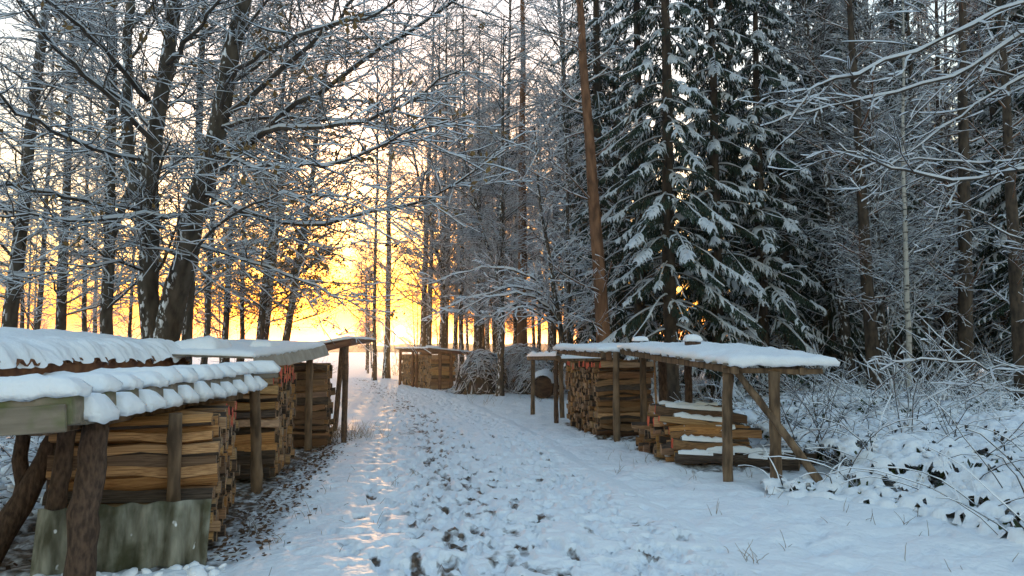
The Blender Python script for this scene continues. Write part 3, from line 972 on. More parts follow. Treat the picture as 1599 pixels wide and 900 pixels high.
pole('post', [(-3.06, 5.02, -0.05), (-3.02, 5.06, 0.5), (-3.00, 5.1, 0.98)], [0.062, 0.057, 0.052], M['post'], shed, seed=2)
pole('post', [(-2.36, 5.30, -0.05), (-2.36, 5.295, 0.5), (-2.36, 5.29, 1.0)], [0.047, 0.045, 0.043], M['pole'], shed, seed=3)
pole('post', [(-2.62, 7.80, -0.1), (-2.62, 7.72, 0.6), (-2.61, 7.6, 1.12)], [0.060, 0.055, 0.05], M['pole'], shed, seed=4)
pole('leaning_post', [(-3.62, 5.22, -0.05), (-3.44, 5.3, 0.35), (-3.32, 5.36, 0.62), (-3.22, 5.42, 0.93)], [0.095, 0.08, 0.072, 0.06], M['post'], shed, seed=5)
pole('post', [(-3.42, 5.32, 0.38), (-3.47, 5.34, 0.7), (-3.46, 5.36, 0.92)], [0.055, 0.045, 0.045], M['post'], shed, seed=6)
pole('post', [(-3.6, 7.3, -0.05), (-3.6, 7.3, 0.9)], [0.055, 0.05], M['pole'], shed, seed=7)

# corrugated sheet leaning on the front of the nearest stack
nw, nh = 85, 9
u = np.linspace(0, 1, nw)
V = []
b0 = np.array([-3.06, 4.84, -0.03]); b1 = np.array([-2.06, 5.16, -0.02])
nrm = np.array([-(b1 - b0)[1], (b1 - b0)[0], 0]); nrm /= np.linalg.norm(nrm)
for side in (0, 1):
    for j in range(nh):
        for i in range(nw):
            pz = j / (nh - 1)
            c = b0 * (1 - u[i]) + b1 * u[i] + nrm * (0.034 * math.cos(u[i] * 2 * math.pi * 5.6) + 0.05 * pz + 0.007 * side)
            V.append((c[0] + 0.02 * pz, c[1], c[2] + pz * (0.445 + 0.006 * math.sin(u[i] * 40))))
V = np.array(V)
i0 = np.arange(nw * nh).reshape(nh, nw)
q1 = np.stack([i0[:-1, :-1].ravel(), i0[:-1, 1:].ravel(), i0[1:, 1:].ravel(), i0[1:, :-1].ravel()], 1)
q2 = q1[:, ::-1] + nw * nh
ring = np.concatenate([i0[0, :-1], i0[:-1, -1], i0[-1, :0:-1], i0[:0:-1, 0]])
q3 = np.stack([ring, ring + nw * nh, np.roll(ring, -1) + nw * nh, np.roll(ring, -1)], 1)
o = link('corrugated_sheet', mesh_from('corrugated_sheet', V, [q1, q2, q3], [M['cement']]))
tag(o, 'mossy grey corrugated fibre-cement sheet leaning against the nearest stack', 'roofing sheet')

# second roof behind: brown corrugated sheets under a thick lumpy snow blanket
rear = thing('lean_to', 'rear shelter on the left with corrugated brown roof under a long blanket of lumpy snow', 'wood shelter')
e0 = np.array([-3.50, 3.6, 1.35]); e1 = np.array([-3.62, 8.45, 1.36]); e2 = np.array([-4.75, 8.4, 1.50]); e3 = np.array([-4.75, 3.5, 1.50])
nu, nv = 8, 260
Ug, Vg = np.meshgrid(np.linspace(0, 1, nu), np.linspace(0, 1, nv))
B = ((1 - Ug) * (1 - Vg))[..., None] * e0 + ((1 - Ug) * Vg)[..., None] * e1 + (Ug * Vg)[..., None] * e2 + (Ug * (1 - Vg))[..., None] * e3
B[..., 2] += 0.022 * np.cos(Vg * 4.85 / 0.13 * 2 * math.pi)
Vt = np.concatenate([B.reshape(-1, 3), B.reshape(-1, 3) - (0, 0, 0.012)])
i0 = np.arange(nu * nv).reshape(nv, nu)
q1 = np.stack([i0[:-1, :-1].ravel(), i0[1:, :-1].ravel(), i0[1:, 1:].ravel(), i0[:-1, 1:].ravel()], 1)
ring = np.concatenate([i0[0, :-1], i0[:-1, -1], i0[-1, :0:-1], i0[:0:-1, 0]])
q3 = np.stack([ring, np.roll(ring, -1), np.roll(ring, -1) + nu * nv, ring + nu * nv], 1)
link('corrugated_roof', mesh_from('corrugated_roof', Vt, [q1, q1[:, ::-1] + nu * nv, q3], [M['bitumen']]), rear)
# its snow: each wave bulges over the eave
nu, nv = 26, 330
Ug, Vg = np.meshgrid(np.linspace(0, 1, nu), np.linspace(0, 1, nv))
B = ((1 - Ug) * (1 - Vg))[..., None] * e0 + ((1 - Ug) * Vg)[..., None] * e1 + (Ug * Vg)[..., None] * e2 + (Ug * (1 - Vg))[..., None] * e3
run = Vg * 4.85
ru = Ug * 1.2
wv = np.cos((run + 0.05 * fbm(run * 3, ru * 3, 4, 2)) / 0.13 * 2 * math.pi)
th = 0.14 * np.sqrt(np.clip(1 - (1 - np.clip(ru / 0.22, 0, 1)) ** 2, 0, 1)) * np.sqrt(np.clip(1 - (1 - np.clip((1 - Vg) * 4.85 / 0.2, 0, 1)) ** 2, 0, 1))
th = th * (0.85 + 0.5 * (fbm(run * 2.2, ru * 2.2, 14, 3) - 0.3)) + (0.009 * wv + 0.11 * (fbm(run * 11, ru * 9, 15, 2) - 0.5)) * np.clip(1 - ru / 0.55, 0.1, 1)
B[..., 2] += th + 0.015
k = np.clip(1 - ru / 0.12, 0, 1) ** 2
B[..., 0] += k * (0.03 + 0.012 * wv + 0.13 * (fbm(run * 9, ru, 5, 2) - 0.5))
B[..., 2] -= k * (0.015 + 0.05 * vnoise(run * 10, ru, 8) + 0.008 * wv)
i0 = np.arange(nu * nv).reshape(nv, nu)
q1 = np.stack([i0[:-1, :-1].ravel(), i0[1:, :-1].ravel(), i0[1:, 1:].ravel(), i0[:-1, 1:].ravel()], 1)
link('snow_blanket', mesh_from('snow_blanket', B.reshape(-1, 3), q1[:, ::-1], [M['snow']]), rear)
board('eave_board', (-3.55, 3.6, 1.275), (-3.665, 8.45, 1.285), 0.03, 0.11, M['bitumen'], rear, seed=95)
for (x, y, z) in ((-3.62, 3.7, 1.3), (-3.68, 6.1, 1.3), (-3.7, 8.3, 1.3), (-4.65, 3.7, 1.43), (-4.65, 6.1, 1.43), (-4.65, 8.3, 1.43)):
    pole('post', [(x, y, -0.05), (x, y, z)], [0.06, 0.05], M['post'], rear, seed=int(abs(x) * 10 + y))

# third roof: sagging pale sheet over the second and third stack
mid = thing('lean_to', 'lean-to with a sagging pale sheet eave over the middle left stacks', 'wood shelter')
zA, zB = 1.285, 1.415
for k in range(3):
    a0, a1 = k / 3, (k + 1) / 3 + 0.02
    p0 = np.array([-2.74 - 0.06 * a0, 8.0 + 3.25 * a0, zA + (zB - zA) * a0]); p1 = np.array([-2.74 - 0.06 * a1, 8.0 + 3.25 * a1, zA + (zB - zA) * a1 + 0.004 * k])
    board('eave_sheet', p0, p1, 0.012, 0.17, M['sheet'], mid, seed=k, roll=R(-22))
    q0 = p0 + (-0.57, -0.03, 0.085); q1_ = p1 + (-0.57, -0.03, 0.085)
    board('roof_sheet', q0, q1_, 1.08, 0.02, M['board'], mid, seed=20 + k, roll=R(2))
snow_slab('snow_blanket', [(-3.85, 8.0, zA + 0.115), (-2.76, 8.0, zA + 0.082), (-2.83, 11.3, zB + 0.082), (-3.95, 11.3, zB + 0.115)], 0.06, mid, 30, 44, 0.012, 7, 0.45, 0.03, 0.12)
snow_slab('snow_lump', [(-3.75, 8.2, 1.42), (-3.25, 8.2, 1.40), (-3.25, 8.75, 1.41), (-3.75, 8.75, 1.43)], 0.16, mid, 14, 14, 0.0, 17, 0.5, 0.02, 0.2)
snow_slab('snow_lump', [(-3.2, 9.1, 1.45), (-2.93, 9.1, 1.44), (-2.93, 9.5, 1.45), (-3.2, 9.5, 1.46)], 0.12, mid, 14, 14, 0.0, 18, 0.3, 0.02, 0.14)
pole('post', [(-2.97, 11.0, -0.1), (-2.97, 11.0, 1.40)], [0.055, 0.048], M['pole'], mid, seed=30)
pole('post', [(-3.95, 8.4, -0.1), (-3.95, 8.4, 1.4)], [0.055, 0.05], M['pole'], mid, seed=31)
pole('post', [(-4.0, 11.0, -0.1), (-4.0, 11.0, 1.5)], [0.055, 0.05], M['pole'], mid, seed=32)

far = thing('lean_to', 'open end of the far left lean-to with two leaning poles under a red-brown beam', 'wood shelter')
board('roof_beam', (-3.25, 11.62, 1.385), (-2.50, 11.62, 1.545), 0.09, 0.085, M['red_board'], far, seed=3)
board('roof_board', (-3.32, 12.7, 1.455), (-2.5, 12.7, 1.60), 2.1, 0.03, M['red_board'], far, seed=4)
snow_slab('snow_blanket', [(-3.3, 11.6, 1.475), (-2.5, 11.6, 1.618), (-2.5, 13.7, 1.618), (-3.3, 13.7, 1.475)], 0.05, far, 16, 20, 0.02, 8, 0.3, 0.01, 0.08)
board('roof_board', (-4.6, 12.6, 1.52), (-3.35, 12.6, 1.46), 1.9, 0.03, M['red_board'], far, seed=5)
snow_slab('snow_blanket', [(-4.6, 11.7, 1.54), (-3.35, 11.7, 1.48), (-3.35, 13.5, 1.48), (-4.6, 13.5, 1.54)], 0.07, far, 16, 20, 0.02, 9, 0.3, 0.01, 0.08)
pole('post', [(-2.59, 11.62, -0.1), (-2.585, 11.62, 0.7), (-2.58, 11.62, 1.5)], [0.044, 0.045, 0.046], M['post'], far, seed=33)
pole('post', [(-3.12, 13.25, -0.1), (-3.05, 13.2, 0.7), (-2.97, 13.1, 1.5)], [0.045, 0.045, 0.045], M['post'], far, seed=34)
pole('post', [(-4.5, 13.3, -0.1), (-4.5, 13.3, 1.5)], [0.05, 0.05], M['post'], far, seed=35)
pole('post', [(-4.5, 11.8, -0.1), (-4.5, 11.8, 1.5)], [0.05, 0.05], M['post'], far, seed=36)

# ------------------------------------------------------------------ right-hand shelter, stack and loose pile
A4 = np.array([1.45, 12.5])
t = thing('wood_stack', 'tall firewood stack with red-sprayed top ends under the right shelter', 'wood stack', (0, 0, 0), 0, 'firewood stacks')
nlogs.append(stack_logs(t, A4, UR, -SR, 2.2, 1.2, 0.03, 0.098, 0.092, 0.95, 1, 4, 1, (0, 1), mess=1.5, old=True))
pile = thing('wood_stack', 'low untidy pile of long split logs dusted with snow, right of the path', 'wood stack', (0, 0, 0), 0, 'firewood stacks')
SP = np.array([0.999, -0.06]); UP = np.array([-0.07, 0.998])
nlogs.append(stack_logs(pile, np.array([2.03, 9.75]), UP, -SP, 1.7, 0.55, 0.02, 0.12, 0.10, 1.05, 1, 5, 1, (0, 1), 0.4, 3.6))
rg = np.random.default_rng(8)
for k, (dx, dy, z, L, yw, ry) in enumerate([(0.10, -0.16, 0.09, 1.2, -0.13, 0.02), (-0.02, -0.09, 0.21, 1.0, 0.05, 0.06), (0.06, 0.02, 0.34, 1.15, -0.06, -0.03), (-0.10, 0.12, 0.47, 1.1, 0.03, 0.11), (-0.04, 0.36, 0.58, 1.2, -0.07, 0.08), (-0.12, 0.72, 0.60, 1.1, 0.09, 0.03), (-0.05, -0.30, 0.07, 0.95, -0.16, 0.02), (0.5, -0.62, 0.07, 0.75, -0.5, 0.02), (0.75, -0.3, 0.08, 0.9, -0.22, 0.0)]):
    c = np.array([2.03 + 0.54 + dx, 9.75 + dy])
    red = k in (1, 3, 4)
    w = rg.uniform(0.12, 0.15); h = rg.uniform(0.11, 0.13)
    ob = link('log', (LOGS_RED if red else LOGS)[[1, 4, 5, 1, 4, 5, 8, 8, 8][k] if not red else [1, 4, 5][k % 3]], pile)
    q = Quaternion((0, 0, 1), yw - 0.06) @ Quaternion((0, 1, 0), ry)
    ob.rotation_mode = 'QUATERNION'; ob.rotation_quaternion = q
    ob.scale = (L, w, h); ob.location = (c[0], c[1], z)
    ax = q @ Vector((1, 0, 0))
    s0, s1 = rg.uniform(-0.5, -0.2), rg.uniform(0.15, 0.5)
    e_0 = np.array([c[0], c[1] - 0.01, z + h * 0.40]) + np.array(ax) * L * s0; e_1 = np.array([c[0], c[1] + 0.02, z + h * 0.38]) + np.array(ax) * L * s1
    snow_on_pole('snow', [e_0, (e_0 + e_1) / 2, e_1], w * rg.uniform(0.26, 0.42), 0.02, pile, seed=k)
# snow crumbs caught on the pile's ends
v, f = ico(1)
for k in range(16):
    q = link('snow', mesh_from('snow', v * (1 + 0.15 * rg.normal(0, 1, v.shape)), f, [M['snow']]), pile)
    s_ = rg.uniform(0.02, 0.045); q.scale = (s_ * 1.3, s_ * 1.2, s_ * 0.7)
    q.location = (2.03 + rg.uniform(-0.03, 0.06), 9.75 + rg.uniform(-0.1, 1.4), rg.uniform(0.05, 0.66))

sr = thing('lean_to', 'open right-hand shelter with a wide snowy roof and a diagonal prop', 'wood shelter')
C0 = np.array([2.42, 8.32, 1.27]); C1 = np.array([3.48, 8.05, 1.27]); C2 = np.array([3.75, 12.0, 1.43]); C3 = np.array([1.72, 12.1, 1.46])
def lerp4(c, a, b):
    return (c[0] * (1 - a) + c[1] * a) * (1 - b) + (c[3] * (1 - a) + c[2] * a) * b
RC = [C0, C1, C2, C3]
for k in range(12):                                        # roof boards laid across
    b0_, b1_ = k / 12, (k + 0.94) / 12
    m0 = lerp4(RC, 0, (b0_ + b1_) / 2); m1 = lerp4(RC, 1, (b0_ + b1_) / 2)
    ov = random.uniform(-0.02, 0.05)
    d = unit(m1 - m0)
    board('roof_board', m0 - d * ov, m1 + d * (ov * 0.5), 0.31, 0.022, M['board'], sr, seed=k)
snow_slab('snow_blanket', [q + (0, 0, 0.012) for q in RC], 0.10, sr, 44, 80, 0.055, 21, 0.42, 0.035, 0.14)
board('eave_beam', C0 + (0.06, -0.02, -0.06), C3 + (0.06, 0, -0.06), 0.07, 0.08, M['pole'], sr, seed=50)
board('eave_beam', C1 + (-0.32, 0.1, -0.06), C2 + (-0.3, 0, -0.06), 0.07, 0.08, M['pole'], sr, seed=51)
board('cross_beam', C0 + (-0.05, 0.10, -0.062), C1 + (-0.1, 0.12, -0.064), 0.06, 0.06, M['pole'], sr, seed=52)
snow_slab('snow_lump', [C3 + (0.22, -0.3, 0.11), C3 + (0.42, -0.3, 0.11), C3 + (0.42, -0.1, 0.11), C3 + (0.22, -0.1, 0.11)], 0.075, sr, 12, 12, 0.02, 22, 0.2, 0.0, 0.09)
lb = lerp4(RC, 0.42, 0.72) + (0, 0, 0.13)
board('block', lb + (-0.1, 0, 0), lb + (0.1, 0, 0), 0.16, 0.06, M['post'], sr, seed=53)
snow_slab('snow_lump', [lb + (-0.11, -0.09, 0.03), lb + (0.11, -0.09, 0.03), lb + (0.11, 0.09, 0.03), lb + (-0.11, 0.09, 0.03)], 0.10, sr, 12, 12, 0.02, 23, 0.1, 0.0, 0.09)
pole('post', [(2.40, 8.44, -0.1), (2.41, 8.45, 0.6), (2.44, 8.46, 1.20)], [0.060, 0.057, 0.060], M['pole'], sr, seed=40)
pole('post', [(2.85, 8.2, -0.1), (2.86, 8.2, 0.6), (2.87, 8.2, 1.20)], [0.066, 0.062, 0.064], M['pole'], sr, seed=41)
pole('diagonal_prop', [(2.50, 8.36, 1.2), (2.86, 8.08, 0.62), (3.24, 7.75, -0.04)], [0.038, 0.042, 0.046], M['pole'], sr, seed=42)
pole('post', [(2.56, 10.9, -0.1), (2.56, 10.9, 1.34)], [0.058, 0.055], M['post'], sr, seed=43)
pole('post', [(1.68, 12.08, -0.1), (1.68, 12.1, 1.4)], [0.058, 0.052], M['pole'], sr, seed=44)
pole('post', [(2.13, 12.15, -0.1), (2.13, 12.2, 1.38)], [0.058, 0.052], M['pole'], sr, seed=45)
pole('stake', [(2.28, 11.8, -0.1), (2.25, 11.85, 1.35)], [0.02, 0.016], M['split'], sr, seed=46)
pole('post', [(2.42, 12.0, -0.1), (2.42, 12.05, 1.36)], [0.075, 0.07], M['post'], sr, seed=47)

bk = thing('lean_to', 'smaller corrugated roof over the tall right-hand stack', 'wood shelter')
D = [np.array(q) for q in ((1.40, 12.3, 1.405), (2.5, 12.6, 1.43), (2.0, 15.1, 1.48), (0.82, 14.9, 1.45))]
for k in range(14):
    m0 = lerp4(D, 0, (k + .5) / 14); m1 = lerp4(D, 1, (k + .5) / 14)
    board('roof_board', m0, m1, 0.21, 0.02, M['board'], bk, seed=k)
snow_slab('snow_blanket', [q + (0, 0, 0.011) for q in D], 0.085, bk, 24, 60, 0.03, 25, 0.2, 0.035, 0.1, wave=0.2)
board('eave_beam', D[0] + (0.1, 0.0, -0.06), D[3] + (0.1, 0, -0.06), 0.06, 0.08, M['pole'], bk, seed=54)
for k, (x, y) in enumerate(((1.85, 15.2), (2.45, 14.0))):
    pole('post', [(x, y, -0.1), (x, y, 1.36)], [0.055, 0.05], M['post'], bk, seed=48 + k)

fr = thing('pole_frame', 'empty pole frame with a snowy crossbar at the far left of the right shelter', 'pole frame')
pole('post', [(0.46, 16.8, -0.1), (0.47, 16.8, 1.21)], [0.05, 0.045], M['pole'], fr, seed=60)
pole('post', [(0.88, 15.0, -0.1), (0.88, 15.0, 1.23)], [0.05, 0.045], M['post'], fr, seed=61)
pole('post', [(1.06, 15.9, -0.1), (1.03, 15.9, 1.3)], [0.055, 0.05], M['pole'], fr, seed=62)
pole('crossbar', [(0.38, 17.0, 1.235), (0.93, 14.8, 1.265)], [0.045, 0.045], M['pole'], fr, seed=63)
snow_on_pole('snow', [(0.38, 17.0, 1.265), (0.93, 14.8, 1.295)], 0.05, 0.045, fr, 3)
pole('crossbar', [(0.9, 15.75, 1.20), (1.9, 16.1, 1.21)], [0.05, 0.045], M['pole'], fr, seed=64)
snow_on_pole('snow', [(0.9, 15.75, 1.23), (1.9, 16.1, 1.24)], 0.05, 0.045, fr, 4)

# ------------------------------------------------------------------ stack hut by the bend, brush pile, big log
UC = np.array([-0.43, 0.903]); SCv = np.array([0.903, 0.43])
A5 = np.array([-2.88, 26.8])
for k, (off, lab) in enumerate(((0.0, 'near half of the small reddish wood stack by the bend, in front of the sun'), (2.1, 'far half of the small wood stack by the bend, left of its middle posts'))):
    t = thing('wood_stack', lab, 'wood stack', (0, 0, 0), 0, 'firewood stacks')
    nlogs.append(stack_logs(t, A5 + UC * off, UC, -SCv, 1.5, 1.24, 0.03, 0.13, 0.118, 0.9, 1, 6 + k, 0))
hut = thing('lean_to', 'small plank roof over the wood stack by the bend, below the sun', 'wood shelter')
H = [np.array([*(A5 - SCv * 0.22 - UC * 0.25), 1.46]), np.array([*(A5 + SCv * 1.75 - UC * 0.25), 1.26]), np.array([*(A5 + SCv * 1.75 + UC * 3.9), 1.26]), np.array([*(A5 - SCv * 0.22 + UC * 3.9), 1.46])]
for k in range(16):
    m0 = lerp4(H, 0, (k + .5) / 16); m1 = lerp4(H, 1, (k + .5) / 16)
    board('roof_board', m0, m1, 0.25, 0.035, M['red_board'], hut, seed=k)
board('barge_board', H[0] + (0, -0.02, -0.03), H[1] + (0, -0.02, -0.03), 0.03, 0.11, M['red_board'], hut, seed=31)
snow_slab('snow_blanket', [q + (0, 0, 0.018) for q in H], 0.06, hut, 20, 40, 0.02, 27, 0.25, 0.02, 0.1)
ct = lerp4(H, 0.3, 0.3)
snow_slab('snow_lump', [ct + (-0.25, -0.15, 0.06), ct + (0.25, -0.15, 0.04), ct + (0.25, 0.15, 0.04), ct + (-0.25, 0.15, 0.06)], 0.12, hut, 12, 12, 0.02, 28, 0.2, 0.0, 0.12)
for k, (a, b) in enumerate(((0.3, -0.06), (0.72, -0.06), (-0.05, 1.55), (-0.05, 2.0), (-0.05, 3.62), (0.95, 3.62), (0.95, 1.8))):
    q = A5 + SCv * a + UC * b
    pole('post', [(*q, -0.1), (*q, 1.4 - 0.1 * max(a, 0))], [0.06, 0.055], M['red_board'], hut, seed=70 + k)
board('beam', (*(A5 - SCv * 0.05 - UC * 0.1), 1.37), (*(A5 - SCv * 0.05 + UC * 3.7), 1.37), 0.06, 0.08, M['red_board'], hut, seed=32)
board('beam', (*(A5 + SCv * 0.9 - UC * 0.1), 1.28), (*(A5 + SCv * 0.9 + UC * 3.7), 1.28), 0.06, 0.08, M['red_board'], hut, seed=33)

rg = np.random.default_rng(31)
def mound(x, y):
    def dome(cx, cy, rx, ry, h):
        return h * np.sqrt(np.maximum(0, 1 - ((x - cx) / rx) ** 2 - ((y - cy) / ry) ** 2))
    return np.maximum(np.maximum(dome(-0.95, 25.3, 0.95, 1.2, 1.30), dome(0.25, 26.4, 1.35, 1.4, 1.48)), dome(0.80, 25.1, 0.95, 1.1, 0.95)) - 0.05
bp_ = thing('brush_pile', 'rounded heap of cut branches loaded with snow behind the twisted trunk', 'brush pile')
P2 = []; P3 = []
for i in range(2300):
    x = rg.uniform(-2.0, 2.0); y = rg.uniform(23.8, 27.6)
    if mound(np.array(x), np.array(y)) < 0.26: continue
    a = rg.normal(0.1, 0.75) + (math.pi if rg.random() < 0.5 else 0)
    L = rg.uniform(0.4, 1.2); n = 7
    tt = np.linspace(-0.5, 0.5, n) * L
    xs_ = x + np.cos(a) * tt; ys_ = y + np.sin(a) * tt * 0.7
    zs_ = np.maximum(mound(xs_, ys_), 0.0) * (rg.uniform(0.82, 1.06) if i % 5 else rg.uniform(0.1, 0.8)) + rg.normal(0, 0.035, n) + 0.02 + 0.12 * np.sin(np.linspace(0, math.pi, n)) * rg.random()
    r0 = rg.uniform(0.007, 0.022)
    P2.append((np.stack([xs_, ys_, zs_], 1), np.linspace(r0, r0 * 0.4, n)))
v, f = tube(P2, 4)
link('branches', mesh_from('brush_branches', v, f, [M['bark_twig']]), bp_)
v, f = snow_strip(P2, 0.03, 0.012, 3, 0.62)
link('snow', mesh_from('brush_snow', v, f, [M['snow_twig']]), bp_)
gx_ = np.linspace(-2.3, 2.3, 46); gy_ = np.linspace(23.4, 28, 40)
Xc, Yc = np.meshgrid(gx_, gy_)
Zc = mound(Xc, Yc) * 0.82 - 0.10 + 0.10 * (fbm(Xc * 6, Yc * 6, 71, 2) - 0.6)
idx = np.arange(Xc.size).reshape(Xc.shape)
F = np.stack([idx[:-1, :-1].ravel(), idx[:-1, 1:].ravel(), idx[1:, 1:].ravel(), idx[1:, :-1].ravel()], 1)
link('core', mesh_from('brush_core', np.stack([Xc, Yc, Zc], -1), F, [M['bark_twig']]), bp_)

lg = thing('felled_log', 'short thick dark log lying end-on beside the brush pile', 'log')
n = 20
a = np.linspace(0, 2 * math.pi, n, endpoint=False)
rr = 0.34 * (1 + 0.04 * np.sin(a * 5))
pole('trunk', [(0.92, 22.7, 0.28), (1.10, 23.9, 0.28)], [0.33, 0.31], M['log_bark'], lg, 18, 5)
snow_on_pole('snow', [(0.92, 22.72, 0.34), (1.10, 23.9, 0.34)], 0.27, 0.10, lg, 6)
me = mesh_from('log_ring', *tube([(np.array([[0.92, 22.69, 0.28], [0.918, 22.66, 0.28]]), np.array([0.31, 0.28]))], 18), [M['post']])
link('end_rim', me, lg)
print('LOGS', nlogs)
# ------------------------------------------------------------------ trees
import time as _t
_t0 = _t.time()
T1 = deciduous('pole_tree', 1, 14, 0.135)
T2 = deciduous('forked_tree', 2, 13, 0.125, fork=1, lenscale=0.95)
T3 = deciduous('leafy_tree', 3, 13, 0.115, leaves=6500)
THIN = dict(depth=3, rmin=0.0024, lv={
    1: dict(dens=3.8, start=0.18, len=(0.8, 2.0), ang=(35, 65), rad=0.012, n=6, wander=0.10, trop=0.02, tap=0.5, roll=3.0),
    2: dict(dens=6.5, start=0.12, len=(0.35, 0.9), ang=(35, 60), rad=0.006, n=4, wander=0.12, trop=0.0, tap=0.4, roll=0.6),
    3: dict(dens=6.0, start=0.15, len=(0.12, 0.4), ang=(30, 60), rad=0.0036, n=3, wander=0.12, trop=0.0, tap=0.3, roll=0.7)})
T4 = deciduous('thin_tree', 4, 11, 0.075, cfg=THIN)
T4b = dict(T4); T4b['trunk'] = T4['trunk'].copy(); T4b['trunk'].materials[0] = M['birch']
PINE = dict(depth=3, rmin=0.004, lv={
    1: dict(dens=2.2, start=0.16, len=(0.9, 2.6), ang=(50, 85), rad=0.022, n=7, wander=0.09, trop=0.03, tap=0.3, roll=3.0),
    2: dict(dens=4.6, start=0.2, len=(0.4, 1.0), ang=(35, 60), rad=0.009, n=5, wander=0.12, trop=0.0, tap=0.4, roll=0.5),
    3: dict(dens=5.5, start=0.2, len=(0.15, 0.4), ang=(30, 60), rad=0.0036, n=3, wander=0.12, trop=0.0, tap=0.3, roll=0.6)})
T5 = deciduous('pine', 5, 15, 0.19, cfg=PINE, bark='bark_pine')
T6 = dict(T5); T6['trunk'] = T5['trunk'].copy(); T6['trunk'].materials[0] = M['bark_spruce']
S1 = conifer('spruce', 21, 17, 0.18, 1.95, 2.0)
S2 = conifer('spruce_b', 22, 13, 0.15, 1.7, 1.2, snow=0.75)
S3 = conifer('spruce_c', 23, 17, 0.2, 2.1, 1.5, 0.9, snow=0.25)

def X_at(px, Y): return (px - 800) / 1164 * Y
used = 0
def put(parts, name, px, Y, sc, label, lean=0.0, cat='tree', group=None, rz=None, sxy=None, leany=0.0):
    return plant(parts, name, (X_at(px, Y), Y), RNG.uniform(0, 6.28) if rz is None else rz, sc, label, cat, group, (lean, leany), sxy)

# big many-stemmed tree spreading over the left stacks
rg = np.random.default_rng(41)
lv = [[], [], [], []]
def limb(pts, r0, r1, n=12, level=0):
    P = np.array([at(*p) for p in pts]); t = np.linspace(0, 1, len(P)); tt = np.linspace(0, 1, n)
    # smooth through the points
    Pn = np.stack([np.interp(tt, t, P[:, i]) for i in range(3)], 1)
    for _ in range(2):
        Pn[1:-1] = (Pn[:-2] + 2 * Pn[1:-1] + Pn[2:]) / 4
    Pn[1:-1] += rg.normal(0, 0.02, (n - 2, 3))
    lv[level].append((Pn, np.linspace(r0, r1, n)))
GB = at(246, 670, 10.6); 
limb([(246, 690, 10.6), (244, 560, 10.6), (236, 480, 10.6), (228, 370, 10.6), (232, 250, 10.5), (255, 120, 10.4), (275, 0, 10.3), (300, -160, 10.2)], 0.17, 0.07, 14)
limb([(250, 690, 10.6), (252, 560, 10.6), (268, 470, 10.5), (296, 380, 10.3), (330, 250, 10.0), (352, 130, 9.8), (378, 0, 9.6), (410, -170, 9.5)], 0.21, 0.08, 14)
limb([(228, 370, 10.6), (205, 280, 10.8), (196, 150, 11), (205, 0, 11), (215, -150, 11)], 0.10, 0.05, 12)
lv[0][0][1][:3] *= [1.5, 1.2, 1.05]
B1 = [([(345, 270, 9.9), (400, 215, 9.5), (470, 155, 9.0), (560, 105, 8.5), (650, 45, 8.0), (770, -40, 7.5)], .065, .016),
      ([(318, 300, 10.1), (400, 345, 9.3), (480, 352, 8.8), (570, 342, 8.4), (690, 300, 7.9), (790, 235, 7.6)], .050, .010),
      ([(332, 250, 10.0), (420, 200, 9.0), (520, 205, 8.3), (620, 170, 7.6), (720, 110, 7.0)], .055, .012),
      ([(232, 330, 10.5), (150, 318, 9.6), (60, 296, 8.8), (-40, 288, 8.0), (-150, 300, 7.4)], .050, .016),
      ([(300, 340, 10.3), (220, 335, 9.4), (120, 345, 8.4), (20, 330, 7.6), (-80, 340, 7.0)], .045, .014),
      ([(240, 220, 10.4), (170, 150, 9.6), (100, 90, 9.0), (40, 10, 8.4), (0, -60, 8)], .055, .016),
      ([(340, 190, 9.9), (430, 120, 9.2), (520, 40, 8.6), (600, -50, 8.0)], .060, .018),
      ([(300, 380, 10.3), (380, 405, 9.6), (460, 430, 9.0), (540, 470, 8.6), (600, 500, 8.3)], .035, .008),
      ([(262, 100, 10.3), (300, 60, 9.6), (340, 0, 9.0), (400, -80, 8.4)], .050, .016),
      ([(228, 250, 10.5), (160, 240, 9.2), (90, 215, 8.0), (10, 160, 7.0), (-90, 110, 6.2)], .045, .012),
      ([(330, 240, 10.0), (400, 262, 8.6), (500, 262, 7.4), (600, 225, 6.5), (700, 190, 5.9)], .042, .009),
      ([(352, 120, 9.8), (450, 60, 8.6), (560, 30, 7.6), (680, -30, 6.8)], .045, .012),
      ([(238, 430, 10.6), (180, 405, 10.0), (110, 420, 9.2), (30, 440, 8.5), (-60, 430, 8)], .028, .008),
      ([(300, 400, 10.2), (360, 330, 9.0), (430, 300, 8.0), (520, 310, 7.2), (600, 330, 6.6)], .030, .007),
      ([(235, 160, 10.5), (150, 60, 9.0), (80, 10, 8.0), (0, -60, 7.0)], .05, .016),
      ([(342, 200, 9.9), (440, 180, 9.3), (560, 190, 9.0), (700, 215, 8.7)], .04, .010)]
for pts, r0, r1 in B1:
    limb(pts, r0 * 0.72, r1 * 0.6, 14, 1)
BIG = dict(depth=3, rmin=0.0035, lv={
    1: dict(dens=1.2, start=0.3, len=(1.2, 2.6), ang=(40, 70), rad=0.026, n=7, wander=0.10, trop=0.01, tap=0.4, roll=3.0),
    2: dict(dens=6.2, start=0.08, len=(0.5, 1.4), ang=(30, 60), rad=0.0085, n=6, wander=0.13, trop=0.006, tap=0.45, roll=0.5),
    3: dict(dens=8.0, start=0.10, len=(0.16, 0.6), ang=(30, 60), rad=0.0038, n=3, wander=0.13, trop=0.0, tap=0.3, roll=0.6)})
for q in list(lv[1]): branch_out(rg, q, 2, lv, BIG)
for q in list(lv[0]): branch_out(rg, q, 1, lv, BIG)
parts = finish_tree(lv, 12, BIG, 'spreading_tree', 'bark', 1100, rg, 0.015, 0.003)
